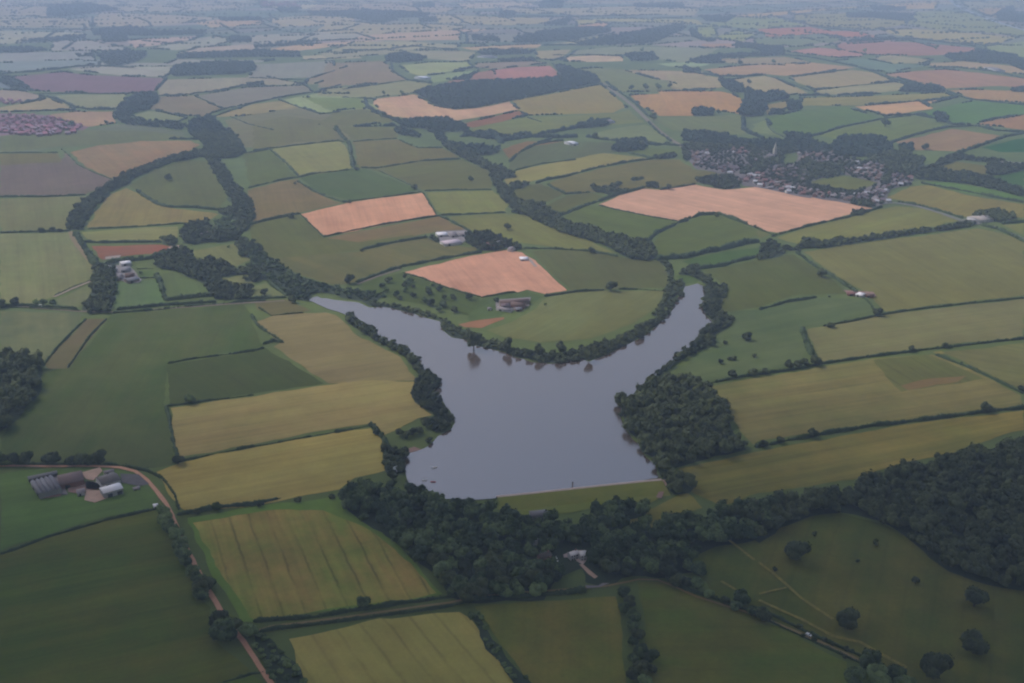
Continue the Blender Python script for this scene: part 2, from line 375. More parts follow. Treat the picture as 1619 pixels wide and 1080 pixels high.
# ---- fields, traced in the photograph's own perspective and laid on the ground, farthest first
FA = [
 ('A', '0,0 540,0 1619,0 1619,12 1240,12 900,30 300,22 0,18', (150, 158, 172)),
 ('A', '500,25 1000,15 1230,20 1100,45 800,60 520,50', (148, 155, 168)),
 ('A', '1230,14 1400,18 1619,30 1619,44 1430,42 1240,36', (185, 170, 172)),
 ('A', '0,22 240,30 300,60 220,80 0,70', (146, 152, 164)),
 ('A', '0,72 210,85 420,90 430,130 220,130 0,130', (142, 150, 158)),
 ('A', '480,60 780,70 1040,85 930,105 700,125 440,125 440,90', (150, 155, 165)),
 ('A', '920,108 1040,92 1240,100 1260,118 1000,130', (165, 155, 158)),
 ('A', '1250,90 1460,75 1619,85 1619,118 1330,125', (152, 156, 162)),
 ('A', '0,145 400,156 400,166 220,190 60,205 0,222', (152, 158, 158)),
 ('A', '600,197 700,182 970,170 820,205 640,228', (168, 154, 160)),
 ('A', '830,208 1000,172 1080,178 1080,204 850,238 700,232', (146, 154, 156)),
 ('A', '1185,170 1619,140 1619,185 1240,210 1190,200', (148, 154, 160)),
 ('A', '0,255 300,245 440,240 440,260 450,290 0,300', (136, 146, 154)),
 ('A', '260,190 420,190 620,235 450,242 240,240', (145, 150, 158)),
 ('A', '850,250 960,225 1180,210 1240,216 1230,236 960,252', (162, 154, 156)),
 ('A', '1240,236 1400,215 1619,188 1619,216 1420,240', (175, 155, 148)),
 ('A', '1430,266 1619,250 1619,276 1450,286', (160, 158, 146)),
 ('A', '480,298 800,300 840,282 1300,286 1210,298 830,310 330,326', (140, 146, 150)),
 ('A', '0,295 480,282 470,308 200,330 0,346', (124, 142, 150)),
 ('A', '330,330 470,318 820,315 810,345 780,366 560,358', (146, 150, 150)),
 ('A', '20,368 300,342 420,356 790,372 740,430 600,446 150,432 80,392', (121, 112, 128)),
 ('A', '0,360 30,370 80,395 150,430 100,432 0,405', (112, 130, 142)),
 ('A', '0,425 100,430 210,460 190,480 110,490 0,480', (142, 138, 138)),
 ('A', '245,456 350,450 600,446 590,490 540,514 360,512 300,490', (130, 138, 128)),
 ('A', '110,492 230,465 350,515 350,524 0,532 0,520', (142, 138, 128)),
 ('A', '240,542 360,530 540,530 552,585 420,602 290,572', (145, 132, 126)),
 ('A', '0,536 200,545 300,575 420,602 350,645 180,655 0,655', (128, 118, 132)),
 ('A', '400,622 560,590 700,600 880,630 870,655 400,672 160,720 0,725 0,662 180,660 350,648', (110, 121, 116)),
 ('A', '760,378 1170,368 1200,350 1300,372 1440,400 1160,405 900,450 750,450', (138, 138, 134)),
 ('A', '1210,305 1580,290 1590,335 1480,368 1300,372 1180,368', (130, 138, 140)),
 ('A', '1600,290 1619,290 1619,345 1490,400 1440,395 1480,370 1592,335', (136, 134, 130)),
 ('A', '930,455 1170,415 1450,405 1480,435 1300,470 1060,518', (124, 127, 128)),
 ('A', '750,460 920,455 1060,520 960,552 860,548 700,512', (126, 126, 124)),
 ('A', '630,550 700,528 760,530 890,560 840,580 700,576', (124, 135, 120)),
 ('A', '1005,556 1200,495 1330,480 1420,510 1150,550', (136, 134, 122)),
 ('A', '1060,570 1150,552 1420,512 1570,545 1619,600 1619,650 1280,700 1150,700 1100,620', (118, 123, 116)),
 ('A', '1330,475 1500,444 1619,450 1619,520 1520,540', (134, 148, 122)),
 ('A', '1490,440 1619,405 1619,445', (136, 136, 128)),
 # top middle
 ('B', '0,0 540,0 1080,0 1619,0 1619,20 1380,20 900,8 540,12 300,20 0,10', (150, 156, 172)),
 ('B', '540,16 850,10 940,20 760,38 580,42', (176, 164, 172)),
 ('B', '0,15 430,20 560,42 480,60 100,50 0,58', (150, 152, 165)),
 ('B', '760,40 1000,40 1380,30 1619,42 1619,72 1040,68 760,60', (152, 158, 164)),
 ('B', '440,68 720,80 1000,88 960,112 780,120 460,108', (150, 155, 158)),
 ('B', '0,95 120,110 230,118 370,112 600,125 560,140 100,165 0,150', (148, 152, 154)),
 ('B', '100,166 560,140 720,138 560,162 560,190 300,192 60,190', (168, 154, 156)),
 ('B', '1100,95 1300,88 1619,92 1619,118 1280,100 1130,120', (150, 158, 152)),
 ('B', '1120,122 1240,108 1275,116 1250,128 1100,132', (172, 150, 156)),
 ('B', '60,200 300,195 560,215 540,236 180,238 0,250', (150, 152, 144)),
 ('B', '560,226 800,215 950,210 930,226 620,238', (172, 154, 142)),
 ('B', '950,212 1110,195 1280,160 1300,168 1130,205', (152, 156, 146)),
 ('B', '0,252 180,240 560,242 640,250 600,292 410,278 300,250 0,280', (142, 146, 140)),
 ('B', '920,242 1090,235 1040,280 1000,288 930,280', (148, 146, 136)),
 ('B', '1110,240 1300,222 1619,225 1619,300 1340,262 1080,262', (128, 142, 138)),
 ('B', '1070,270 1200,262 1330,268 1335,290 1200,294 1060,292', (186, 160, 150)),
 ('B', '1490,302 1619,288 1619,328 1540,312', (136, 158, 130)),
 ('B', '270,310 420,296 600,295 620,322 480,345 380,360 320,345', (140, 153, 118)),
 ('B', '390,362 560,340 660,332 560,375 440,390 410,372', (128, 148, 118)),
 ('B', '640,300 900,290 990,300 720,328 630,320', (134, 132, 134)),
 ('B', '500,392 620,348 720,332 740,376 560,392', (144, 122, 126)),
 ('B', '720,332 850,318 990,312 1045,368 850,378 740,378', (164, 130, 132)),
 ('B', '0,300 200,290 240,340 310,378 200,392 0,416', (130, 127, 126)),
 ('B', '0,426 310,384 430,400 350,440 160,462 100,460 0,455', (130, 135, 118)),
 ('B', '0,462 100,466 108,512 0,528', (118, 134, 108)),
 ('B', '1210,322 1330,330 1500,375 1619,430 1310,438 1225,385 1190,358 1100,330', (116, 129, 116)),
 ('B', '1330,332 1619,340 1619,400 1500,378', (148, 140, 132)),
 ('B', '1370,452 1619,436 1619,550 1510,550 1420,502', (152, 134, 120)),
 ('B', '155,470 345,448 380,468 430,500 540,522 650,512 800,482 840,520 700,548 550,572 490,560 370,570 200,545 150,490', (190, 152, 138)),
 ('B', '810,478 1000,445 1230,400 1300,460 1350,510 1290,535 880,548 840,520', (134, 132, 114)),
 ('B', '640,572 840,525 880,548 750,580 620,606 560,590', (132, 114, 106)),
 ('B', '620,608 760,580 880,558 1290,540 1360,520 1435,580 1170,602 1000,625 930,645 800,650 640,640', (116, 126, 104)),
 ('B', '1170,640 1300,610 1440,590 1480,610 1550,658 1500,690 1220,655', (117, 129, 110)),
 ('B', '1510,562 1619,555 1619,622 1545,622', (104, 124, 104)),
 ('B', '0,530 110,516 200,550 245,578 60,598 0,590', (112, 120, 102)),
 ('B', '20,606 262,604 270,650 60,668', (114, 121, 104)),
 # top right
 ('C', '0,0 1260,0 1300,22 1100,14 600,12 200,30 0,45', (152, 156, 170)),
 ('C', '230,76 430,58 700,40 1000,18 1210,10 1205,30 1190,42 1060,42 900,30 640,52 380,80', (178, 156, 148)),
 ('C', '1310,8 1619,0 1619,20 1540,50 1460,80 1360,40', (138, 150, 156)),
 ('C', '1370,45 1540,30 1500,88 1440,76', (152, 146, 150)),
 ('C', '1100,58 1240,50 1340,60 1460,92 1619,160 1619,185 1400,150 1200,140 1060,110', (128, 148, 144)),
 ('C', '530,70 900,60 1080,62 1050,118 900,140 640,125 520,92', (134, 148, 146)),
 ('C', '60,130 230,82 430,82 520,105 600,122 330,138 200,125', (128, 150, 138)),
 ('C', '160,172 250,146 350,165 290,195 180,190', (136, 152, 116)),
 ('C', '60,132 150,125 160,168 110,180 70,160', (132, 150, 120)),
 ('C', '350,138 600,128 700,148 830,150 945,180 700,172 640,160 400,176', (166, 134, 140)),
 ('C', '340,180 620,166 780,180 720,198 540,220 340,208', (116, 138, 136)),
 ('C', '90,208 230,206 240,222 100,230', (156, 138, 140)),
 ('C', '940,142 1100,138 1300,152 1590,178 1500,205 1420,215 1200,190 1000,166', (152, 152, 138)),
 ('C', '1430,220 1619,190 1619,280 1560,262 1440,248', (134, 152, 124)),
 ('C', '720,212 760,205 900,192 1100,202 1390,228 1370,248 1300,258 1130,264 900,262 740,240', (150, 128, 136)),
 ('C', '480,245 640,225 740,235 860,258 840,270 740,275 560,255', (170, 138, 140)),
 ('C', '880,282 980,260 1180,285 1150,300 1000,302', (144, 144, 134)),
 ('C', '700,290 860,278 1000,304 1160,310 1000,340 900,338', (108, 134, 132)),
 ('C', '1170,300 1330,292 1619,325 1619,362 1400,326 1180,315', (158, 146, 132)),
 ('C', '100,282 250,278 480,270 540,280 620,300 480,310 230,300', (142, 138, 132)),
 ('C', '100,330 300,310 620,298 820,320 640,345 480,360 400,352 160,358', (158, 140, 130)),
 ('C', '960,352 1100,338 1240,330 1400,345 1619,382 1619,420 1500,408 1240,420 1110,396', (152, 130, 126)),
 ('C', '500,370 640,350 800,332 900,345 1000,385 860,400 620,425', (146, 140, 124)),
 ('C', '620,430 860,404 1000,390 1070,402 1030,428 960,436 800,446 640,450', (140, 140, 122)),
 ('C', '230,378 390,360 440,372 590,442 500,452 330,445 290,425', (148, 142, 122)),
 ('C', '0,350 60,352 170,370 190,412 130,424 0,425', (144, 140, 124)),
 ('C', '1260,428 1370,425 1619,435 1619,490 1400,476', (150, 136, 126)),
 ('C', '0,430 180,434 235,446 290,482 265,540 130,520 0,545', (156, 136, 120)),
 ('C', '560,465 830,458 1240,440 1300,462 1150,476 820,500 560,502', (132, 134, 116)),
 ('C', '1130,484 1300,460 1250,474 1180,490', (192, 152, 136)),
 ('C', '815,506 1120,480 1185,515 1040,538 960,552', (192, 150, 132)),
 ('C', '1120,540 1250,505 1370,480 1619,500 1619,532 1500,560 1390,585 1280,590', (104, 130, 104)),
 ('C', '395,560 560,524 760,504 930,560 760,600 640,640 540,655 430,620', (104, 124, 104)),
 ('C', '640,644 800,600 960,562 1100,552 1260,600 1120,642 960,672 740,664', (112, 126, 100)),
 ('C', '1010,675 1280,612 1500,644 1480,665 1330,720 1100,712', (136, 124, 116)),
 ('C', '1390,588 1619,532 1619,624', (144, 126, 118)),
 ('C', '1420,700 1619,640 1619,722 1500,722', (74, 106, 92)),
 ('C', '0,560 130,550 290,545 290,590 300,640 120,632 0,618', (114, 126, 110)),
 ('C', '390,500 500,478 500,510 400,545', (136, 132, 118)),
 ('C', '330,590 400,570 420,620 480,650 330,625', (116, 130, 108)),
 # left middle
 ('D', '0,55 360,20 880,30 1060,60 960,72 400,115 340,115 0,150', (108, 118, 108)),
 ('D', '0,155 330,152 360,205 0,222', (110, 112, 100)),
 ('D', '0,220 340,205 375,150 450,222 640,300 560,358 480,388 0,400', (104, 102, 106)),
 ('D', '400,148 560,108 800,84 1080,82 1140,105 1000,180 850,238 690,295 640,296 480,225', (130, 123, 112), (138, 119, 110)),
 ('D', '0,412 490,396 440,450 400,520 385,588 0,598', (112, 116, 98)),
 ('D', '740,340 880,245 1050,195 1190,200 1240,300 1290,400 1250,465 950,455 860,425 800,375', (92, 102, 88)),
 ('D', '495,575 600,400 720,350 800,392 880,440 960,462 1240,500 1180,540 800,565', (124, 118, 94)),
 ('D', '465,602 800,578 1010,570 1012,632 900,655 500,658', (122, 124, 88)),
 ('D', '520,682 920,672 1020,685 960,715 700,738 580,760', (140, 98, 92), (106, 96, 96)),
 ('D', '0,612 395,605 430,680 540,812 510,880 300,975 200,1010 0,1000', (116, 120, 90)),
 ('D', '320,985 540,885 520,1000 440,1030 330,1015', (98, 106, 80)),
 ('D', '660,890 890,870 930,985 940,1010 650,1040', (86, 106, 74)),
 ('D', '770,782 885,775 880,805 785,810', (100, 112, 82)), ('D', '775,828 880,820 870,850 790,860', (92, 110, 76)),
 ('D', '910,835 1050,838 1210,945 945,965', (96, 110, 80)),
 ('D', '1090,710 1340,665 1430,760 1310,810 1140,790', (112, 116, 86)),
 ('D', '1250,865 1430,840 1440,920 1300,905', (112, 116, 86)),
 ('E', '-20,920 80,890 180,965 -20,985', (108, 116, 84)),
 ('D', '0,1040 440,1050 520,1078 0,1080', (88, 102, 78)),
 # centre
 ('E', '0,-20 200,-60 460,-20 520,80 250,90 100,122 0,135', (112, 118, 108)),
 ('E', '480,0 820,8 820,66 570,82', (110, 118, 106)),
 ('E', '570,88 820,74 940,125 1080,125 1180,180 960,192 700,230 600,235', (112, 114, 100)),
 ('E', '100,132 300,100 500,85 540,130 560,235 540,246 260,282', (126, 130, 98)),
 ('E', '-50,150 90,135 180,215 240,282 150,305 -20,350 -30,260', (100, 112, 94)),
 ('E', '-30,365 150,315 250,300 340,372 500,435 270,490 0,545', (113, 110, 96), (114, 107, 95)),
 ('E', '270,290 560,246 640,245 900,340 920,372 560,425 350,368', (84, 102, 86)),
 ('E', '650,240 960,198 1190,190 1330,245 1370,300 1350,358 980,362 900,330 760,270', (96, 104, 88)),
 ('E', '985,376 1360,366 1440,420 1440,485 1085,500 1040,475', (118, 122, 88)),
 ('E', '268,500 560,432 965,378 1045,510 700,570 410,626', (182, 142, 124), (190, 146, 126)),
 ('E', '420,636 720,575 1060,512 1210,590 1040,600 900,625 640,655 600,690', (110, 102, 88), (98, 100, 82)),
 ('E', '-20,560 120,530 265,502 400,634 600,660 900,620 990,628 800,668 620,705 300,740 100,760 -10,690', (90, 98, 78)),
 ('E', '60,760 600,712 820,664 1000,635 1060,668 1280,690 1280,712 1100,750 830,800 700,850 590,885 480,905 380,880', (92, 99, 76), (98, 97, 78)),
 ('E', '1110,515 1440,498 1620,510 1800,600 2060,720 1900,712 1440,650 1320,610 1230,590', (112, 116, 84)),
 ('E', '862,830 1200,748 1440,705 1530,718 1580,748 1790,935 1660,955 1560,930 1440,955 1300,972 1100,915', (180, 140, 124), (190, 144, 124)),
 ('E', '590,905 720,860 850,834 1290,975 1260,1060 1240,1080 950,1010 700,960', (76, 92, 66)),
 ('F', '150,710 300,702 480,715 640,742 870,770 930,830 935,915 660,925 400,938 220,955 365,930 250,830', (86, 94, 76)),
 ('F', '230,975 400,945 600,935 905,938 870,1030 700,1130 480,1210 200,1230 -20,1200 -110,1160 60,1100 170,1040', (104, 108, 74), (92, 104, 70)),
 ('E', '1240,1060 1300,985 1420,955 1560,940 1650,970 1480,1050 1290,1120 1220,1100', (78, 96, 66)),
 ('I', '1095,180 1180,160 1340,142 1345,152 1220,200 1130,195', (126, 98, 84)),
 # right of centre
 ('F', '20,250 30,180 150,110 280,88 600,90 640,140 560,160 300,190', (94, 107, 98)),
 ('F', '0,270 180,225 560,152 640,160 830,185 700,200 520,235 330,285 200,300 100,325 0,330', (130, 128, 94)),
 ('F', '690,150 800,120 980,135 970,165 840,180', (104, 118, 98)),
 ('F', '-20,130 120,85 330,88 150,112 20,190', (122, 112, 104)),
 ('F', '240,325 340,292 540,240 830,190 990,190 1060,245 1230,268 1080,325 900,350 700,365 560,385 480,372 340,385', (104, 106, 86), (92, 102, 80)),
 ('F', '30,350 200,325 330,388 240,430 100,440 40,400', (90, 98, 78)),
 ('F', '200,460 340,395 490,378 560,400 440,450 300,505', (90, 98, 76)),
 ('F', '310,520 450,455 540,452 700,492 980,545 870,600 800,655 650,630 360,560', (88, 102, 76)),
 ('F', '530,445 640,395 780,355 880,362 1000,345 1080,332 1240,362 1420,345 1640,375 2090,468 1960,500 1700,570 1540,605 1440,585 1300,530 1210,502 1100,505 990,540 700,485', (189, 149, 138), (193, 148, 138)),
 ('F', '820,670 900,600 1010,550 1110,510 1210,508 1300,540 1480,605 1340,660 1120,722 930,745 850,740', (88, 101, 74)),
 ('F', '1000,770 1240,715 1440,690 1440,725 1250,785 1100,805', (76, 98, 70)),
 ('F', '970,850 1040,840 1100,870 1080,890 980,900', (76, 96, 66)),
 ('F', '1130,820 1250,800 1500,745 1640,730 1760,810 1960,950 1640,960 1440,1030 1230,1060 1210,980 1250,920', (82, 92, 70)),
 ('G', '100,635 300,570 640,485 780,455 960,470 1150,535 900,585 550,650 230,672', (116, 118, 86)),
 ('G', '720,405 860,345 960,335 1200,395 1508,445 1508,520 1200,515 1160,515 1020,475 900,440', (124, 120, 88)),
 ('G', '940,318 1080,318 1300,355 1508,400 1508,432 1200,385', (96, 120, 82)),
 ('G', '1280,300 1508,250 1508,370 1380,345', (84, 108, 84)),
 ('G', '270,322 460,282 690,315 650,350 540,372 400,345', (104, 112, 84)),
 ('G', '1000,235 1080,195 1300,225 1290,270 1180,275', (110, 112, 90)),
 ('G', '1380,560 1508,548 1508,618', (112, 116, 84)),
 ('G', '-20,600 0,590 70,615 0,640', (96, 104, 80)),
 ('G', '250,715 500,675 860,630 1240,582 1380,610 1508,655 1508,962 1300,985 1000,1018 720,1055 640,960 450,855', (112, 113, 80), (100, 106, 74)),
 ('K', '-250,120 0,100 310,38 600,45 600,110 420,170 240,190 240,300 240,400 0,425 -80,470 -400,495 -370,380 -270,250', (78, 96, 66), (88, 100, 68)),
 ('K', '260,205 500,165 700,125 1100,78 1414,45 1414,250 1000,288 600,345 340,382 290,300', (104, 104, 72)),
 ('K', '-300,520 -100,480 240,425 600,362 930,340 1130,420 1400,560 1414,615 1000,660 600,718 350,755 0,800 -30,825 -100,750 -180,600', (106, 102, 68), (92, 98, 64)),
 ('K', '610,368 900,340 1120,430 1200,470 760,540 700,480', (93, 96, 64)),
 ('K', '755,508 900,470 1110,455 1060,485 790,532', (107, 95, 73)),
 ('K', '980,330 1414,280 1414,530 1340,500 1130,400', (102, 102, 68)),
 ('K', '-430,950 -60,870 300,800 750,720 1180,665 1414,640 1414,745 1300,770 1000,880 800,910 500,1010 0,1080 -200,1150 -350,1080', (88, 90, 58), (98, 92, 60)),
 # left lower
 ('H', '0,110 100,110 430,122 430,160 235,380 0,365', (82, 96, 74), (98, 104, 74)),
 ('H', '460,150 570,150 365,415 270,420 240,395', (94, 90, 78)),
 ('H', '600,125 1000,95 1300,72 1350,130 1345,180 1400,290 1330,318 900,375 880,620 920,860 950,920 820,945 640,935 0,925 0,780 230,420 370,415', (80, 90, 66), (68, 86, 62)),
 ('H', '890,395 1350,325 1410,300 1730,495 1350,550 900,610', (72, 82, 66)),
 ('I', '0,55 180,45 310,105 90,130 20,100', (94, 94, 74)),
 ('I', '15,165 110,130 390,115 440,130 510,190 560,240 680,300 780,350 830,430 880,480 400,495 110,300 150,275', (122, 114, 80), (112, 108, 76)),
 ('I', '380,505 600,480 880,485 845,530 860,590 960,665 880,680 780,740 700,770 670,740 640,705 500,725 0,820 -390,890 -420,820 -440,625', (119, 110, 72), (108, 106, 68)),
 ('I', '-520,970 -380,915 0,838 500,745 630,735 690,800 705,960 540,1000 460,1060 0,1150 -360,1180 -430,1110', (116, 108, 64), (106, 104, 64)),
 ('M', '-310,300 0,245 400,200 500,270 700,440 900,660 700,700 200,760 0,795 -60,790 -200,560', (70, 88, 52)),
 ('M', '-285,322 -80,285 120,260 330,262 490,325 670,445 820,590 872,655 740,684 480,712 250,752 32,796 -22,770 -160,545', (103, 93, 62), (76, 89, 50)),
 ('M', '170,870 600,775 980,745 1040,780 1200,1010 1260,1110 240,1120 200,960', (98, 94, 60), (86, 92, 56)),
 ('L', '0,475 250,388 500,312 740,262 790,340 850,480 920,640 1000,720 1000,860 1180,1010 1190,1030 1000,1080 0,1110', (56, 70, 46), (66, 68, 44)),
 ('L', '0,90 120,70 480,60 700,95 760,190 740,245 500,295 250,370 0,455', (68, 86, 58)),
 ('L', '1080,1080 1200,1045 1280,1100 1080,1110', (60, 74, 50)),
 ('N', '-150,720 100,700 520,670 540,740 560,1120 130,1120 40,980', (68, 76, 45), (76, 74, 48)),
 ('N', '620,600 780,600 850,650 1000,700 1200,770 1620,980 1640,1120 660,1120 660,800', (66, 72, 44), (54, 72, 38)),
 ('N', '860,480 1000,390 1150,370 1200,400 1290,330 1400,275 1560,265 1800,330 2000,430 2160,530 2460,620 2460,1120 1900,1120 1700,990 1400,860 1000,690 950,600 870,540', (57, 68, 40), (68, 70, 44)),
 ('N', '560,300 700,250 860,180 930,250 820,285 720,330 690,350 560,330', (86, 84, 58)),
]
DIR = {}
def stretch(v, s, k):
    P = pts_of(v, s); rr = random.Random(k); o = []
    for x, y in P:
        if x >= 1600 and v in 'AB': x += rr.uniform(15, 190)
        if x <= 5 and v in 'BC': x -= rr.uniform(15, 190)
        if x <= 5 and v == 'A': x -= 60
        if x >= 1600 and v == 'C': x += 60
        o.append('%.0f,%.0f' % (x, y))
    return ' '.join(o)
FA.sort(key=lambda e: 0 if e[0] in 'ABC' else 1)
for i, e in enumerate(FA):
    if e[0] in 'ABC': e = (e[0], stretch(e[0], e[1], i)) + tuple(e[2:])
    kw = dict(second=e[3]) if len(e) > 3 else {}
    v, s = e[0], e[1]
    if v == 'M' and s.startswith('-285'): kw.update(dr=(300, 300, 470, 660), sp=15, tram=.42, rows=.16, mottle=.2, patches=.9)
    elif v == 'M' and s.startswith('170'): kw.update(dr=(320, 900, 440, 1080), sp=17, tram=.22, rows=.08, patches=.5)
    elif v == 'M' and s.startswith('-310'): kw.update(rows=.03)
    elif v == 'K' and s.startswith('-430'): kw.update(dr=(100, 950, 900, 800), sp=24, tram=.16, rows=.2, patches=.8)
    elif v == 'K' and s.startswith('-300'): kw.update(dr=(100, 600, 700, 510), sp=24, tram=.16, rows=.2, patches=.7)
    elif v == 'K' and s.startswith('260'): kw.update(dr=(300, 250, 1200, 120), sp=24, tram=.1, rows=.14)
    elif v == 'K' and s.startswith('980'): kw.update(dr=(1100, 350, 1400, 400), rows=.16)
    elif v == 'K' and s.startswith('610'): kw.update(dr=(650, 370, 780, 450), sp=20, tram=.3)
    elif v == 'G' and s.startswith('250'): kw.update(dr=(500, 740, 700, 860), sp=30, tram=.12, rows=.12)
    elif v == 'I': kw.update(dr=(-200, 860, 500, 740), sp=26, tram=.13, rows=.15, mottle=.15, patches=.7)
    elif v == 'L': kw.update(dr=(0, 700, 700, 560), rows=.16, tram=.08, sp=24, mottle=.18)
    elif v == 'N': kw.update(rows=.06, mottle=.24, patches=.8)
    elif v == 'H': kw.update(rows=.08, mottle=.18, patches=.8)
    field(v, s, e[2], **kw)
# ---- lake, dam, yards, roads and tracks
m_w, nt, b = mat_new('lake_water')
b.inputs['Base Color'].default_value = (.108, .077, .064, 1); b.inputs['Specular Tint'].default_value = (1, .86, .77, 1); b.inputs['IOR'].default_value = 4.0
tc = N(nt, 'ShaderNodeTexCoord'); n = noise_node(nt, tc.outputs['Object'], .35, 3, .6); bp = N(nt, 'ShaderNodeBump'); bp.inputs['Strength'].default_value = .12; bp.inputs['Distance'].default_value = .3
nt.links.new(n, bp.inputs['Height']); nt.links.new(bp.outputs[0], b.inputs['Normal'])
nt.links.new(remap(nt, noise_node(nt, tc.outputs['Object'], .006, 3, .6), .35, .65, .02, .2), b.inputs['Roughness'])
LAKE = ('489,475 495,471 502,469 508,472 515,472 527,475 545,477 566,479 584,487 602,486 619,488 638,493 655,497 676,504 696,509 697,516 700,523 708,530 717,535 728,536 738,538 746,546 758,549 778,553 797,558 813,565 827,568 840,573 853,574 870,576 889,575 905,571 918,568 930,573 942,569 954,564 970,556 990,547 1007,538 1019,531 1035,518 1052,504 1059,494 1064,484 1072,471 1080,461 '
        '1083,454 1092,452 1103,449 1114,453 1124,458 1118,467 1106,473 1114,478 1111,485 1113,494 1117,501 1124,507 1127,514 1125,520 1112,524 1104,528 1108,534 1100,541 1086,553 1074,562 1068,568 1052,581 1034,596 1018,608 1007,617 1000,628 990,634 980,639 983,646 984,653 979,656 983,665 984,673 992,684 1001,696 1009,702 1014,715 1022,724 1032,733 1038,740 1039,750 1043,757 '
        '900,777 790,788 740,792 690,790 655,782 648,770 643,756 640,737 637,722 645,716 655,716 673,709 684,702 693,691 704,685 714,679 719,670 717,661 712,650 702,638 692,630 684,623 690,616 697,605 693,598 687,593 676,590 667,587 668,580 664,573 658,568 652,561 645,555 637,549 622,543 607,537 597,531 590,525 586,516 575,510 562,503 548,499 533,493 519,489 503,482')
sheet('lake', gpoly('o', LAKE), m_w, z=.75, jit=1.3)
m_mud = plain('shore_mud', (.13, .11, .08), .2, .1)
m_track = plain('track_gravel', albedo((128, 102, 94), 240, 770), .12, .2)
m_lane = plain('lane_tarmac', albedo((118, 112, 112), 120, 490), .1, .2)
m_lane2 = plain('lane_worn', albedo((80, 76, 66), 350, 960), .12, .2)
m_pale = plain('path_dust', albedo((78, 78, 53), 1230, 930), .4, .25)
m_conc = plain('concrete', (.34, .28, .25), .12, .15)
m_concg = plain('concrete_grey', (.24, .21, .21), .12, .15)
m_tan = plain('dirt_tan', (.50, .33, .25), .2, .12)
m_rubble = plain('dirt_red', (.28, .17, .14), .2, .2)
RN = [0]
def road(v, s, w, m=m_lane, name='road', z=None):
    RN[0] += 1
    return ribbon(name, gpoly(v, s), w, m, z or .70 + .002 * RN[0])
road('o', '0,737 80,738 150,738 190,740 214,746 232,759 248,778 263,797 272,815 286,850 304,885 322,922 342,953 362,988 385,1015 403,1042 428,1080 450,1120', 3.8, m_track)
road('o', '-10,482 65,488 130,493 180,494 240,490 385,480 450,476', 4.5)
road('D', '305,972 400,930 530,878', 5.5, plain('track_chalk', albedo((138, 130, 122), 120, 455), .1, .2), 'track')
road('D', '400,600 420,650 480,730 550,810', 7, plain('track_field', albedo((122, 114, 106), 130, 400), .1, .2), 'track')
road('o', '395,1002 430,991 560,975 650,962 710,954 760,944 800,940 880,934 925,930 957,928 1010,917 1040,918 1070,930 1100,944 1160,963 1200,975 1260,1000 1310,1022 1360,1045 1440,1085', 2.3, m_lane2)
road('O', '0,510 100,590 200,680 290,740 350,780', 2.6, m_pale, 'path'); road('O', '0,660 130,630', 2, m_pale, 'path'); road('N', '1020,600 1090,640', 2.4, m_pale, 'path'); road('N', '1050,400 1180,500', 2.4, m_pale, 'path')
road('O', '0,690 200,780 350,860 480,890 700,1010', 3, m_pale, 'path')
road('C', '1262,-8 1275,10 1320,40 1450,92 1530,118 1700,165', 30, plain('motorway', (.34, .34, .36), .05, .01), 'motorway')
road('B', '1230,392 1300,440 1380,500 1440,560 1500,615 1550,655 1620,700', 12, m_lane)
road('G', '700,440 780,436 900,455 1050,500 1160,540 1240,555 1330,570 1420,605 1540,660', 9, plain('lane_pale', (.19, .18, .17), .1, .1))
road('K', '940,335 985,330', 9, m_pale, 'path'); road('G', '1240,550 1170,530', 10, m_conc, 'path')
road('J', '812,1012 832,1030 842,1056 815,1110', 5, m_rubble, 'spillway', z=1.2)
road('E', '590,900 700,858 840,815', 4, m_lane); road('E', '1560,745 1610,800', 5, m_conc, 'path')
YARD = [('X', '700,380 900,320 1000,285 1140,330 1150,400 960,420 900,470 800,460 700,440', m_rubble), ('X', '880,170 1150,90 1190,140 1060,280 960,260', m_tan), ('X', '960,420 1150,420 1260,530 1080,595 930,560', m_tan),
        ('X', '300,490 590,470 610,500 350,535', m_rubble), ('X', '950,290 1180,300 1160,400 960,400', m_concg), ('X', '1440,180 1700,190 1860,330 1700,360 1460,310', plain('ash_patch', (.12, .105, .11), .3, .15)), ('X', '150,250 600,200 700,480 300,490', m_concg),
        ('Q', '690,375 860,310 960,310 1080,320 1050,470 1000,530 900,480 860,410 700,425', plain('gravel_pale', (.62, .48, .44), .2, .2)), ('Q', '940,530 990,520 1230,720 1180,750 1080,680', m_tan), ('Q', '1030,850 1230,860 1300,820 1420,820 1260,880 1060,900', m_concg),
        ('Z', '340,460 700,480 1000,830 900,900 560,860 330,800', m_concg), ('Y', '140,120 520,100 540,160 430,260 200,270', m_concg), ('Y', '820,900 1220,870 1200,970 930,1040 820,980', m_concg),
        ('G', '480,935 650,945 670,970 520,965', m_rubble), ('D', '600,745 690,735 680,750 600,760', m_conc), ('D', '960,690 1020,678 1028,705 960,712', m_tan), ('I', '800,855 860,835 900,850 830,870', m_rubble),
        ('J', '800,1012 850,1012 860,1040 820,1075 800,1050', m_tan)]
for v, s, m in YARD: sheet('yard', gpoly(v, s), m, z=.9, jit=.4)
sheet('village_ground', gpoly('R', '60,180 330,140 560,110 900,120 1130,140 1250,330 1640,300 1640,760 1400,720 1150,660 960,620 760,600 700,520 380,420 180,390 90,300'), plain('village_earth', (.15, .125, .12), .5, .03), z=.55)
sheet('village_ground', gpoly('S', '60,130 260,120 600,210 760,290 900,300 1110,340 1190,450 1340,430 1490,520 1470,590 1200,640 1180,700 1080,870 900,860 680,830 200,750 0,720 0,640 250,590 420,640 700,680 1000,590 1040,560 620,460 300,510 60,570 0,560 0,200'), plain('village_earth', (.15, .125, .12), .5, .03), z=.56)
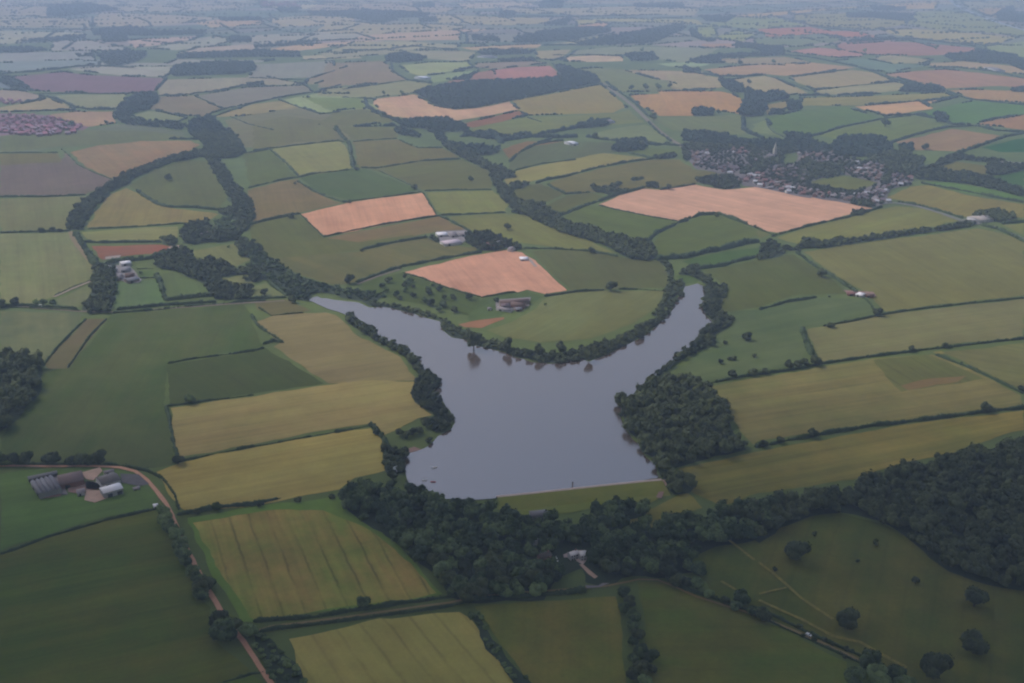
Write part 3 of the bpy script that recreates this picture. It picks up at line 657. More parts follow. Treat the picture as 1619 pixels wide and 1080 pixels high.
# the dam: an earth bank with a pale crest wall on the water's edge
def loft(rows):
    V0, Fq = [], []; n = len(rows[0])
    for r in rows: V0 += [p[:] for p in r]
    for i in range(len(rows) - 1):
        for k in range(n - 1): Fq.append((i * n + k, (i + 1) * n + k, (i + 1) * n + k + 1, i * n + k + 1))
    return V0, [np.array(Fq)]
top = [at('o', x, y, 3.2) for x, y in ((785, 784), (840, 778.5), (900, 772), (970, 764.5), (1045, 757))]
dn = Vector((0, -1, 0)) ; e = (top[-1] - top[0]).normalized(); dn = Vector((e.y, -e.x, 0)); 
if dn.y > 0: dn = -dn
def row(off, z): return [Vector((p.x, p.y, 0)) + dn * off + Vector((0, 0, z)) for p in top]
dam = empty('dam', row(3, 0)[2], 'long low grass dam with pale crest across the near end of the lake', 'dam')
inv = Vector(dam.location)
def damp(nm, rws, m):
    V0, Fq = loft(rws); return new_obj(nm, np_mesh(nm, [tuple(Vector(v) - inv) for v in V0], Fq, [m]), dam)
m_damg = field_mat(albedo((78, 88, 54), 900, 785), albedo((96, 90, 62), 900, 790), .3, rows=.05, mottle=.15)
damp('grass_bank', [row(2.8, 3.1), row(7, 3.0), row(24, .5), row(26, -.1)], m_damg)
damp('crest_wall', [row(-3, .2), row(-.4, 3.2), row(2.0, 3.25), row(2.9, 3.1), row(2.9, 2.6)], plain('stone_crest', (.50, .38, .34), .15, .3))
sheet('bank_grass', gpoly('o', '786,806 800,790 1040,770 1050,785 1030,795 960,800 900,812 830,818'), m_damg, z=.62)
# ================================================================ HEDGES
HG = 'hedges dividing the fields'
HD = [ # view, path, width, height, bushiness, label
 ('L', '0,470 250,382 500,308 745,255', 3.2, 2.4, 1, 'low dark hedge between the farmyard meadow and the darkest green field'),
 ('L', '840,283 930,268 1030,248 1200,238 1330,205', 4.5, 3.6, 2, 'hedge between the yellow field and the striped field below it'),
 ('L', '490,42 600,52 700,75 770,110 830,190 850,260', 3, 2.6, 1, 'curved hedge following the pink lane round the farmyard'),
 ('L', '0,50 120,42 300,45 480,40', 3, 2.5, 1, 'hedge beneath the tree row above the grey barns'),
 ('M', '0,790 300,768 500,735 700,703 900,678 1010,664', 4.5, 3.2, 2, 'dark hedge on the upper side of the lane below the striped field'),
 ('M', '30,838 110,825 500,778 900,722 1000,700', 3.4, 2.6, 1, 'dark hedge on the lower side of the lane below the striped field'),
 ('N', '-180,690 100,672 300,655 380,640', 5.5, 4, 2, 'thick hedge of the lane under the front edge of the dam wood'),
 ('L', '1060,1075 1130,1058 1200,1035 1260,1030', 2.6, 2, 0, 'short hedge at the bottom edge beside the pink track'),
 ('N', '760,585 860,640 960,670 1060,705 1200,762', 5, 4, 2, 'bushy hedge along the lane left of the large park meadow'),
 ('O', '-40,715 100,775 210,835 330,888 490,955', 2.8, 2.2, 1, 'hedge between the tarmac lane and the park meadow track'),
 ('O', '0,765 140,830 300,905 480,985', 2.2, 1.8, 0, 'low hedge on the near side of the lane under the park meadow'),
 ('H', '895,388 1000,368 1350,322 1410,305', 4, 3, 1, 'hedge along the top of the dark green field left of the yellow fields'),
 ('H', '885,618 1000,602 1350,556', 3, 2.2, 0, 'hedge between the dark green field and the yellow field under it'),
 ('H', '885,620 910,720 945,880', 5, 3.5, 1, 'hedge down the left end of the big yellow field'),
 ('H', '960,912 1100,882 1350,832 1650,780 1850,745 1970,720', 3.4, 2.6, 0, 'thin straight hedge between the two yellow fields'),
 ('H', '230,402 300,308 380,225 460,150', 3.6, 3, 1, 'left hedge of the two flanking the narrow brown strip'),
 ('H', '362,412 480,240 570,150', 3, 2.6, 1, 'right hedge of the two flanking the narrow brown strip'),
 ('H', '600,120 760,108 1000,85 1300,62 1420,52', 5, 3.5, 1, 'hedge beside the road left of the lake tip'),
 ('H', '0,88 200,92 430,108', 4, 3, 1, 'roadside hedge under the pale field at the left edge'),
 ('I', '-10,130 30,190 90,230 165,278', 5, 4, 1, 'hedge at the pointed left end of the upper yellow field'),
 ('I', '620,715 660,742 700,800 718,880 725,960', 8, 6, 3, 'thick hedge between the lower yellow field and the lake corner'),
 ('I', '50,285 110,268 160,278', 7, 5, 2, 'short dark thicket at the notch of the upper yellow field'),
 ('I', '30,90 100,132 270,118', 3, 2.4, 0, 'thin hedge above the yellow field near the lake tip'),
 ('K', '0,102 140,62 310,36', 6, 4.5, 1, 'thick short hedge across the green fields right of the lake arm'),
 ('K', '340,190 500,162 640,130 850,98 1100,70 1414,38', 5, 3.5, 1, 'long hedge under the largest pale field at right'),
 ('K', '-300,500 -100,462 0,445 130,430 240,412 330,390 600,352 850,320 1100,290 1414,255', 5, 3.6, 2, 'long hedge above the striped field with the red patch'),
 ('K', '235,205 240,250 260,300 285,345', 9, 7, 3, 'dark bushy hedge at the blunt left end of the pale strip field'),
 ('K', '940,342 1130,412 1300,495 1414,550', 5, 3, 1, 'hedge slanting down to the right edge beside the red patch field'),
 ('K', '-20,838 150,800 350,765 600,722 900,688 1180,650 1414,625', 6, 4.5, 1, 'long thick hedge above the lowest striped field at right'),
 ('G', '210,716 330,805 450,875 560,950', 7, 5, 2, 'dark hedge running down left of the largest pale field'),
 ('G', '600,975 630,1010 660,1050', 4, 3, 1, 'short hedge below the red-roofed shed'),
 ('G', '0,580 50,605 85,620', 4, 3, 1, 'short hedge under the tip of the largest pink field'),
 ('G', '70,628 300,562 500,520 640,478 700,458', 6, 4.5, 2, 'hedge along the lower right of the largest pink field'),
 ('G', '790,430 900,448 1040,485 1165,525', 7, 4.5, 1, 'hedge on the far side of the road leaving the village'),
 ('G', '930,325 1100,355 1250,385 1400,415 1508,435', 8, 5, 1, 'dark hedge between the pale village field and the green strip beyond'),
 ('G', '1260,562 1380,592 1500,655 1620,700', 9, 6, 2, 'thick roadside hedge right of the pale farmhouse'),
 ('G', '1380,556 1508,545 1619,540', 7, 5, 1, 'hedge running right from the pale farmhouse wood'),
 ('G', '700,108 780,80 950,30 1060,5 1200,0', 9, 5, 2, 'hazy hedge behind the village wood rising to the right'),
 ('G', '1060,180 1140,150 1260,110 1400,60 1508,40', 11, 7, 2, 'hazy dark hedge up the hill right of the village'),
 ('E', '0,138 100,126 300,102 480,82 520,90', 7, 4, 1, 'hedge over the top of the pale yellow-green field'),
 ('E', '95,130 190,210 262,288', 7, 4.5, 1, 'hedge down the left side of the pale yellow-green field'),
 ('E', '-30,352 150,308 260,290 330,272 570,245', 6, 4, 1, 'hedge below the pale yellow-green field'),
 ('E', '250,312 350,372 430,405 520,432 560,425', 7, 4, 1, 'hedge between the brown field and the green field above the pink field'),
 ('E', '-30,562 120,526 270,497', 7, 5, 1, 'hedge left of the long pink field'),
 ('E', '560,425 780,398 965,372', 4, 3, 0, 'hedge along the top of the long pink field'),
 ('E', '400,630 700,566 900,532 1060,510', 4.5, 3.4, 0, 'hedge along the bottom of the long pink field'),
 ('E', '268,500 330,560 402,630', 3, 2.4, 0, 'thin hedge on the left end of the long pink field'),
 ('E', '965,376 1000,430 1045,505', 4, 2.6, 0, 'thin hedge on the right end of the long pink field'),
 ('E', '1060,510 1150,550 1240,602', 6, 3.6, 1, 'hedge slanting down to the white farm sheds'),
 ('E', '1050,508 1240,500 1440,490', 5, 3.5, 0, 'hedge between the two pale fields above the white farm sheds'),
 ('E', '620,702 800,662 990,632', 6, 4.5, 1, 'hedge running left from the white farm sheds'),
 ('E', '595,890 700,850 830,802 960,778 1100,750 1300,715', 7, 4.5, 1, 'hedge above the middle pink field'),
 ('E', '850,832 960,865 1100,918 1200,950 1300,972', 4, 3, 1, 'hedge between the orchard and the middle pink field'),
 ('E', '1300,975 1440,950 1500,945', 4, 3, 0, 'hedge above the brown-roofed farm by the middle pink field'),
 ('E', '470,5 500,50 545,95 560,160 570,235', 12, 7, 3, 'bushy hedge with trees right of the pale yellow-green field'),
 ('E', '568,87 700,76 820,70', 5, 3.5, 0, 'short hazy hedge left of the small far pink fields'),
 ('E', '620,236 700,240 830,218 960,197 1180,186', 6, 4, 1, 'hedge between the olive field and the green field in mid distance'),
 ('E', '712,250 800,290 905,338', 4, 2.2, 0, 'faint hedge crossing down to the lone dark bush'),
 ('E', '975,368 1150,362 1360,360', 5, 3.5, 0, 'hedge above the pale field beside the long pink field'),
 ('E', '832,76 890,104 940,122 1080,122', 7, 4, 1, 'hedge round the small pink field in mid distance'),
 ('I', '-20,42 60,42 180,36', 5, 4, 1, 'hedge under the small pale field left of the lake tip'),
 ('E', '80,880 140,930 200,965', 7, 5, 2, 'hedge curving down to the lake tip'),
 ('F', '170,325 230,305 330,288 500,240 700,202 835,185', 8, 5.5, 2, 'hedge under the pale yellow strip field'),
 ('F', '235,332 290,362 340,386 480,376', 8, 5, 2, 'hedge around the corner of the rough pasture'),
 ('F', '300,512 380,480 450,452 550,420', 9, 6, 2, 'hedge between rough pasture and the green field left of the largest pink field'),
 ('F', '550,420 620,392 700,372 790,350', 8, 6, 3, 'hedge at the upper left of the largest pink field'),
 ('F', '880,362 980,346 1080,330', 6, 5, 3, 'bushy hedge along the top of the largest pink field'),
 ('F', '530,450 620,474 700,490 840,518 980,540', 5, 3, 0, 'hedge along the lower left side of the largest pink field'),
 ('F', '800,660 860,605 940,570 1000,542 1100,505 1210,500 1300,530 1440,585 1470,600', 8, 5.5, 2, 'arched hedge under the middle of the largest pink field'),
 ('F', '860,762 940,752 1020,750 1130,720 1230,700 1350,668 1440,655', 14, 9, 3, 'thick tree hedge right of the dark valley belt'),
 ('F', '1090,812 1250,790 1340,762 1440,738', 9, 6, 2, 'hedge above the green field at the head of the right lake arm'),
 ('F', '100,695 300,698 480,712 640,742', 6, 3.8, 1, 'hedge crossing right from the white farm sheds to the valley belt'),
 ('F', '215,968 400,942 560,932', 5, 3.5, 0, 'left half of the hedge behind the field on the lake headland'),
 ('F', '640,928 760,928 910,938', 5, 3.5, 0, 'right half of the hedge behind the field on the lake headland'),
 ('F', '0,262 100,238 200,212 400,190', 5, 3, 0, 'faint hedge above the pale yellow strip field'),
 ('F', '690,150 760,165 830,182 960,176', 9, 6, 2, 'dark hedge left of the village end'),
 ('F', '530,74 700,88 850,100 1000,112', 9, 6, 2, 'hazy hedge left of the village wood'),
 ('F', '15,205 60,160 150,110 240,90 330,80', 8, 5, 2, 'curved hedge left of the blue-green field'),
 ('D', '-10,402 120,400 250,402 380,396 490,390', 6, 4, 1, 'hedge under the dark brown field at left'),
 ('D', '0,607 130,603 230,600 400,596', 6, 4.5, 2, 'hedge above the pale field at the left edge'),
 ('D', '350,128 400,170 450,222 540,265 640,302', 5, 3, 0, 'hedge between the dark brown field and the tan oval field'),
 ('D', '0,152 160,150 330,150', 6, 3.5, 0, 'hedge above the olive strip at the left edge'),
 ('D', '780,368 840,410 900,445 960,460 1100,462 1290,482', 9, 6.5, 3, 'bushy hedge under the field shaped like a shield'),
 ('D', '500,585 650,578 800,570 940,560 1060,552', 5, 3, 1, 'hedge under the tan field with dark marks'),
 ('D', '480,660 600,662 750,660 920,660', 7, 4.5, 2, 'hedge above the red earth strip'),
 ('D', '440,620 480,700 520,750 560,800', 14, 8, 3, 'thick dark hedge beside the track left of the red earth strip'),
 ('D', '600,782 740,765 880,748 1040,722', 12, 8, 3, 'dark hedge beneath the red earth strip'),
 ('D', '0,1022 200,1024 330,1030 440,1040', 5, 4, 2, 'hedge on the far side of the road at the left edge'),
 ('D', '660,1046 900,1022 1080,1010 1230,1000', 7, 5, 2, 'hedge along the road below the bright green paddock'),
 ('D', '895,850 920,920 940,990', 10, 6, 2, 'left side hedge of the triangular paddock'),
 ('D', '940,990 1060,978 1230,960', 10, 6, 2, 'bottom hedge of the triangular paddock'),
 ('D', '790,866 890,860', 5, 3.5, 1, 'lower of the two short hedges by the small left farm'),
 ('D', '780,812 875,808', 5, 3.5, 1, 'upper of the two short hedges by the small left farm'),
 ('D', '310,965 420,915 530,872', 3.5, 2.4, 0, 'thin hedge along the pale track at left'),
 ('D', '1380,152 1440,148 1540,128', 6, 4, 1, 'short hedge right of the round valley wood'),
 ('A', '0,352 200,338 330,320 450,313 640,322', 14, 8, 2, 'long hazy hedge above the purple ploughed field'),
 ('A', '0,138 230,140 440,142 700,150', 12, 7, 1, 'far hazy hedge line high at upper left'),
 ('A', '980,150 1150,138 1320,130', 10, 6, 1, 'far hazy hedge line left of top centre'),
 ('A', '220,458 290,478 350,508 420,520 550,520', 13, 8, 3, 'winding hazy hedge below the purple ploughed field'),
 ('A', '750,455 850,452 920,445 1040,430 1160,406 1250,402', 9, 6, 2, 'hazy hedge left of centre below the far dark plantation'),
 ('A', '1000,560 1080,530 1200,490 1340,460 1500,436 1619,402', 7, 5, 1, 'hazy hedge rising right past the light green field'),
 ('A', '930,456 1000,490 1060,520', 6, 4, 0, 'short faint hedge between two grey-green far fields'),
 ('A', '1330,476 1420,510 1520,542 1619,530', 6, 4, 0, 'hazy hedge under the light green far field'),
 ('A', '50,532 140,528 230,526 340,520', 7, 5, 2, 'hazy hedge above the red-roofed town'),
 ('A', '735,432 760,405 790,376', 14, 9, 3, 'short thick hedge at the right end of the purple field'),
 ('A', '1440,398 1485,436', 9, 6, 2, 'tiny slanting hedge above the light green far field'),
 ('A', '800,660 940,662', 9, 6, 2, 'short dark hedge left of the round valley wood'),
 ('A', '1090,552 1180,590 1300,618', 5, 3, 0, 'faint hedge in the grey-green field right of the round valley wood'),
 ('A', '1180,370 1320,374 1440,380 1490,366 1590,335', 6, 4, 1, 'hazy hedge right of the far dark plantation'),
 ('A', '160,446 320,444 600,446', 7, 4, 1, 'hazy hedge along the lower side of the purple field'),
 ('A', '1430,286 1619,276', 9, 5, 1, 'hazy hedge under the pale yellow far strip'),
 ('B', '235,298 245,340 310,380 430,396', 12, 8, 2, 'hazy dark hedge left of the bright far green field'),
 ('B', '0,426 160,404 300,382', 8, 4, 0, 'hazy hedge above the pale strip left of the first pink field'),
 ('B', '110,470 125,512 200,548 270,582', 16, 9, 3, 'dark bushy hedge round the left end of the hooked pink field'),
 ('B', '60,602 260,598', 12, 8, 3, 'dark hedge left of the wood below the hooked pink field'),
 ('B', '0,462 100,466 155,470', 6, 4, 1, 'hazy hedge above the green field left of the hooked pink field'),
 ('B', '560,650 640,640 730,640 760,682', 20, 10, 3, 'dark tree hedge round the second small pink field'),
 ('B', '880,558 950,580', 6, 4, 0, 'tiny faint hedge below the hooked pink field'),
 ('B', '930,640 1020,625 1160,600 1270,575', 18, 11, 3, 'hazy tree hedge leading to the small far cottage'),
 ('B', '750,672 900,650 1030,655 1120,650', 18, 10, 3, 'dark far hedge left of the white far barn'),
 ('B', '860,712 930,680 1000,658', 9, 6, 2, 'short far hedge left of the blue-green field'),
 ('B', '1160,650 1240,662 1380,678 1500,690 1560,682', 12, 8, 3, 'dark far hedge before the village wood'),
 ('B', '1250,388 1320,438 1395,492 1455,552', 10, 7, 3, 'upper roadside hedge right of the long dark plantation'),
 ('B', '1455,580 1510,635 1565,672', 9, 6, 2, 'lower roadside hedge left of the village wood'),
 ('B', '1000,300 1040,350 1052,372', 10, 6, 1, 'small hedge at the right end of the rose-brown far field'),
 ('B', '1040,288 1120,236', 10, 6, 1, 'short slanting hedge left of the far pink strip'),
 ('B', '600,300 640,325 700,320', 12, 7, 1, 'short hazy hedge right of the bright far green field'),
 ('B', '720,76 1040,80 1420,74', 16, 8, 2, 'very far dark hedge line at top centre'),
 ('B', '1470,84 1619,88', 14, 8, 2, 'very far short hedge line right of top centre'),
 ('B', '0,240 180,238 340,220 560,240', 14, 8, 2, 'far hedge line left of centre above the bright green field'),
 ('B', '950,216 1130,214', 14, 9, 3, 'far bushy hedge under the two far plantations'),
 ('B', '560,190 570,160 620,150', 10, 6, 2, 'far short hook of hedge near top centre'),
 ('B', '1000,262 1070,262 1335,262', 8, 5, 1, 'far hedge behind the short far pink strip'),
 ('C', '440,78 530,100 620,126 830,152', 16, 9, 2, 'hazy hedge sloping down above the rose far strip'),
 ('C', '950,182 1120,188 1300,210 1390,222', 18, 11, 3, 'hazy tree hedge behind the long mauve field'),
 ('C', '480,262 600,272 700,292 820,316 900,342', 14, 8, 2, 'hazy hedge below the left end of the long mauve field'),
 ('C', '900,342 1000,380 1100,402', 14, 8, 2, 'hazy hedge left of the far rose field'),
 ('C', '1250,432 1350,470 1480,485 1619,500', 9, 6, 2, 'hazy hedge right of the two thin salmon fields'),
 ('C', '0,336 80,350 170,362 280,365 380,356', 14, 8, 3, 'hazy hedge above the broad tan field at upper centre right'),
 ('C', '380,356 440,372 520,402 600,432', 6, 4, 0, 'faint hedge slanting through the far tan fields'),
 ('C', '540,456 640,452 700,456', 16, 9, 4, 'left piece of the broken tree hedge in the far tan fields'),
 ('C', '730,454 830,448 940,446', 14, 8, 4, 'right piece of the broken tree hedge in the far tan fields'),
 ('C', '580,652 640,640 760,602 960,562 1080,550', 7, 5, 1, 'hedge between the two green fields behind the village wood'),
 ('C', '1000,548 1100,545 1200,565 1280,592 1400,600 1480,620 1619,630', 11, 8, 3, 'dark hedge under the bright green field with the round copse'),
 ('C', '980,682 1080,648 1200,615 1280,600', 7, 5, 2, 'hedge behind the brown-tan field right of the village'),
 ('C', '395,582 410,610 440,635 500,660', 5, 3, 0, 'faint curved hedge left of the green field behind the village'),
 ('C', '285,560 285,615 330,640 385,660', 16, 10, 4, 'thick hedge dropping from the tall copse to the village wood'),
 ('C', '500,362 640,346 780,330', 6, 4, 0, 'faint hedge at the top of the far tan fields'),
 ('C', '600,430 800,408 980,392', 5, 3, 0, 'faint straight hedge across the far tan fields'),
 ('C', '1160,322 1280,320 1400,332 1500,345 1619,374', 9, 6, 3, 'hedge with far trees above the rose field at right'),
 ('C', '0,426 130,422', 10, 6, 2, 'short dark hedge above the broad tan field'),
]
for v, s, w, h, bu, lab in HD:
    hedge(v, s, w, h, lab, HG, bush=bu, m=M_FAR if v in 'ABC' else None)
# ================================================================ WOODS
# far and middle woods: masses of crowns
WD = [
 ('A', '805,350 830,318 1000,302 1200,300 1212,335 1140,352 960,358 830,362', 13, 9, 'far oblong dark plantation at upper left', M_FAR, 1.2),
 ('A', '550,525 620,462 740,440 752,478 710,520 640,535 600,552', 15, 9, 'hazy valley wood at the right end of the purple field', M_FAR, 1),
 ('A', '545,540 600,545 640,570 760,580 880,598 860,618 760,605 600,592 560,575', 15, 8, 'narrow hazy wood winding along the far valley', M_FAR, 1),
 ('A', '480,180 600,172 606,198 492,202', 20, 12, 'far square spinney at upper left', M_FAR, 1),
 ('A', '440,145 620,130 700,150 980,150 960,165 700,172 440,168', 24, 12, 'far long wood at upper left', M_FAR, 1),
 ('A', '1040,92 1240,86 1240,98 1050,100', 26, 14, 'very far narrow wood left of top centre', M_FAR, 1), ('A', '1080,182 1180,178 1182,198 1090,202', 22, 12, 'far small spinney left of centre top', M_FAR, 1),
 ('A', '0,232 130,225 230,240 110,252 0,252', 22, 11, 'far wood at the left edge', M_FAR, 1), ('A', '70,202 230,185 405,168 400,185 230,200', 22, 11, 'far wood shaped like a wedge at upper left', M_FAR, 1),
 ('A', '235,32 430,22 560,50 460,60 290,82 220,75', 32, 17, 'very far wood near the top left corner', M_FAR, 1), ('A', '1310,45 1410,44 1412,62 1330,60', 30, 15, 'very far small wood by the pale town', M_FAR, 1),
 ('A', '840,262 1000,250 1240,238 1420,250 1424,272 1200,272 1000,276 840,280', 20, 9, 'far ragged wood above the oblong plantation', M_FAR, .9),
 ('A', '450,250 580,240 690,242 700,265 640,300 530,318 490,300', 24, 9, 'scattered far trees above the purple field', M_FAR, .9), ('A', '360,262 440,258 440,268 370,270', 20, 9, 'far line of trees above the blue-green field', M_FAR, 1),
 ('A', '1200,220 1400,205 1500,190 1500,196 1400,216 1210,228', 22, 10, 'far line of trees above the pink strips', M_FAR, 1),('A', '1460,60 1619,58 1619,80 1480,76', 28, 14, 'very far dark wood left of top centre', M_FAR, 1),
 ('A', '10,365 60,375 140,415 120,430 40,410 0,390', 18, 9, 'hazy trees left of the purple field', M_FAR, 1), ('A', '1165,398 1250,395 1252,410 1170,412', 14, 8, 'small hazy clump in the far pale fields', M_FAR, 1),
 ('B', '0,58 100,50 280,58 420,66 400,82 280,86 200,112 110,100 0,78', 28, 13, 'far broad dark wood at top centre', M_FAR, 1), ('B', '370,90 450,86 452,104 372,108', 24, 11, 'far square spinney right of the broad wood', M_FAR, 1),
 ('B', '620,172 740,180 752,200 622,192', 20, 10, 'far small dark wood near top centre', M_FAR, 1), ('B', '820,182 960,150 1160,135 1272,132 1280,150 1100,190 900,206 820,204', 22, 11, 'left of the two long far plantations', M_FAR, 1),
 ('B', '1120,206 1300,172 1450,145 1590,118 1640,130 1560,170 1480,205 1300,212 1130,218', 22, 11, 'right of the two long far plantations', M_FAR, 1), ('B', '960,118 1100,82 1060,122', 26, 12, 'far triangular wood above the long plantations', M_FAR, 1),
 ('B', '206,270 300,252 400,272 385,290 260,300 212,292', 16, 9, 'hazy wood behind the bright far green field', M_FAR, 1), ('B', '640,248 820,240 920,242 900,256 760,262 660,262', 18, 9, 'hazy narrow wood behind the far farm', M_FAR, 1),
 ('B', '740,285 900,275 930,290 760,296', 18, 8, 'hazy tree line beneath the far farm', M_FAR, 1), ('B', '1340,258 1480,250 1500,285 1430,292 1370,290', 20, 9, 'hazy trees at the right end of the far pink strip', M_FAR, 1),
 ('B', '750,60 820,55 820,75 750,78', 26, 14, 'very far dot of wood at top centre', M_FAR, 1), ('B', '340,25 440,22 440,34 340,36', 30, 16, 'very far wood at the top edge', M_FAR, 1), ('B', '960,10 1060,8 1040,40 940,36', 34, 17, 'very far wood right of top centre', M_FAR, 1), ('B', '1380,25 1619,22 1619,36 1400,36', 30, 15, 'very far long wood near the top edge', M_FAR, 1),
 ('B', '350,442 420,420 500,405 640,392 850,380 1050,370 1010,312 1060,315 1110,335 1200,360 1226,390 1080,425 900,460 760,488 640,512 540,520 480,508 430,490 390,462', 13, 8.5, 'long dark plantation behind the hooked pink field', M_FAR, 1),
 ('B', '255,575 380,565 500,560 530,580 575,598 560,628 480,626 380,612 290,606', 14, 8, 'dark wood right below the hooked pink field', M_FAR, 1),
 ('B', '390,612 480,628 500,680 560,690 700,700 760,715 700,740 560,735 480,690 440,640', 14, 8, 'dark wood around the small far pink fields', M_FAR, 1),
 ('B', '500,380 640,345 660,335 600,380', 13, 6, 'hazy copse above the long dark plantation', M_FAR, 1), ('B', '1110,600 1180,575 1270,570 1260,598 1130,612', 14, 8, 'hazy trees round the small far cottage', M_FAR, 1),
 ('B', '1300,690 1330,670 1440,660 1440,712 1310,720', 14, 8, 'dark trees left of the village wood', M_FAR, 1), ('B', '250,612 300,612 380,640 370,655 270,640', 14, 7, 'dark trees above the small far pink field', M_FAR, 1),
 ('C', '30,288 150,262 480,250 482,264 250,272 150,282 200,300 60,302', 18, 9, 'hazy hooked wood line at upper right centre', M_FAR, 1), ('C', '330,218 470,222 482,250 380,250 340,235', 18, 9, 'hazy wood left of the long mauve field', M_FAR, 1),
 ('C', '1230,262 1380,255 1400,238 1430,245 1560,265 1619,288 1619,338 1540,305 1280,288', 18, 10, 'hazy wood at the right edge below the bright far field', M_FAR, 1),
 ('C', '168,368 215,385 280,408 295,440 230,438 185,410', 13, 8, 'hazy copse above the broad tan field', M_FAR, 1), ('C', '300,430 350,450 480,448 500,470 400,490 375,550 300,556 258,545 290,500', 12, 9, 'tall dark copse right of the broad tan field', M_FAR, 1.3),
 ('C', '40,522 138,522 142,550 50,552', 12, 8.5, 'dark oblong clump under the broad tan field', M_FAR, 1.1), ('C', '496,490 550,488 562,520 500,530', 11, 8, 'dark pair of clumped trees right of the tall copse', M_FAR, 1.2), ('C', '412,525 480,520 478,542 400,548', 12, 7, 'low clump right of the tall copse', M_FAR, 1),
 ('C', '1190,548 1220,545 1252,562 1250,585 1205,578', 11, 8, 'round dark copse in the bright green field', M_FAR, 1.2), ('C', '1030,432 1060,412 1150,410 1240,420 1240,436 1030,438', 14, 9, 'hazy narrow wood beside the thin salmon field', M_FAR, 1.1),
 ('C', '890,32 1060,42 1050,50 900,50', 28, 14, 'very far dark wood by the pale pink strip', M_FAR, 1), ('C', '80,78 240,84 200,108 110,102', 22, 11, 'hazy wood left of the green far fields', M_FAR, 1), ('C', '735,198 900,185 1000,180 1010,190 820,198', 18, 10, 'hazy dark wood behind the mauve field', M_FAR, 1),
 ('C', '770,68 900,62 1090,70 1090,98 1030,100 900,85 780,85', 24, 10, 'scattered far trees near the upper right', M_FAR, 1), ('C', '1480,70 1560,30 1570,60 1619,80 1619,110 1500,100', 26, 12, 'far trees beside the motorway', M_FAR, 1),
 ('C', '250,200 330,215 330,232 250,222', 18, 9, 'hazy wood over the small pink far field', M_FAR, 1), ('C', '0,320 70,330 80,348 0,345', 16, 9, 'hazy wood left of the broken far hedge', M_FAR, 1), ('C', '30,130 60,150 90,180 160,195 120,200 40,175', 20, 9, 'hazy wood round the yellow-green far fields', M_FAR, 1),
 ('C', '0,622 120,632 300,668 400,672 600,672 700,700 820,706 950,700 965,668 1000,700 940,740 820,745 700,738 500,722 300,700 140,690 0,668', 12, 8, 'dark wood stretched behind the village', M_FAR, 1),
 ('C', '740,655 860,652 960,662 950,700 800,706 710,700', 11, 8, 'darker block of wood behind the village right end', M_FAR, 1.15), ('C', '480,630 560,640 610,648 600,672 500,668', 12, 7, 'trees behind the church', M_FAR, 1),
 ('C', '1550,425 1619,420 1619,438 1560,436', 13, 8, 'hazy wood at the right edge beside the rose field', M_FAR, 1),
 # valley belts, left
 ('D', '385,590 395,530 430,465 500,410 560,370 640,320 700,275 800,240 900,200 1000,168 1120,140 1180,160 1080,190 980,205 880,245 780,290 700,345 620,375 580,430 530,480 495,530 480,590', 11.5, 7, 'broad dark tree belt curving up the left valley', None, 1),
 ('D', '1080,45 1140,25 1240,40 1320,45 1370,80 1395,150 1340,178 1180,190 1120,165 1180,120 1130,80', 11, 7, 'round valley wood at the top of the left belt', None, 1),
 ('A', '880,600 940,560 1000,555 1060,600 1110,640 1080,650 960,640 900,640', 14, 7, 'scattered trees above the round valley wood', M_FAR, 1),
 ('D', '1180,190 1250,195 1290,250 1330,330 1400,380 1440,440 1440,540 1400,600 1360,600 1340,520 1260,500 1240,480 1330,460 1300,400 1240,300 1200,230', 12, 6.5, 'tree belt descending the middle valley stream', None, 1),
 ('D', '1050,580 1100,552 1190,540 1200,580 1190,600 1360,615 1370,650 1200,662 1100,672 1040,665 1030,620', 11, 7, 'dark plantation blocks above the left farm fields', None, 1.1),
 ('D', '1215,540 1330,510 1340,590 1280,600 1220,570', 12, 6, 'light scrub trees beside the dark plantation blocks', M_LEAF, .9),
 ('D', '915,640 985,632 1010,660 990,680 920,672', 11, 6, 'trees at the end of the red earth strip', None, 1),
 ('D', '880,745 1040,690 1090,740 1120,790 1210,770 1310,800 1320,840 1250,870 1300,905 1425,925 1435,985 1310,985 1230,985 1160,900 1060,850 990,820 885,805', 10.5, 7, 'dark dense plantation right of the small left farm', None, 1.1),
 ('D', '1310,820 1440,800 1530,810 1500,840 1320,850', 12, 6, 'narrow trees right of the dark plantation', None, 1), ('D', '1390,860 1500,850 1490,885 1400,885', 12, 6, 'short trees right of the dark plantation near the lake tip', None, 1),
 ('D', '545,810 600,800 650,830 660,900 650,1000 620,1065 520,1070 460,1050 470,1020 520,1000 530,880', 10, 7, 'dark tall wood beside the track at the small left farm', None, 1.2),
 ('D', '600,770 680,762 690,775 640,790 600,800', 11, 5, 'trees behind the white sheds of the small left farm', None, 1), ('D', '1345,640 1430,660 1440,760 1380,740 1350,690', 12, 6, 'trees beside the pale paddock above the lake tip', None, 1),
 ('E', '-60,640 20,670 80,740 180,800 240,850 330,870 400,900 500,920 600,935 760,965 700,1000 560,985 430,950 330,950 330,1000 240,985 160,940 80,880 -10,870 -60,830 -20,760', 13, 6, 'rough valley trees reaching down to the lake tip', M_LEAF, .9),
 ('E', '1090,85 1160,110 1260,160 1350,215 1440,240 1500,290 1440,300 1400,290 1450,370 1500,420 1440,440 1400,380 1350,310 1340,255 1260,215 1150,160 1100,130', 12, 7, 'dark tree belt from the small far pink fields to the stream', None, 1),
 ('E', '1110,-25 1190,-20 1240,40 1340,30 1440,60 1560,40 1600,60 1440,80 1300,70 1240,60 1180,20', 13, 7, 'dark trees around the second small pink field', M_FAR, 1),
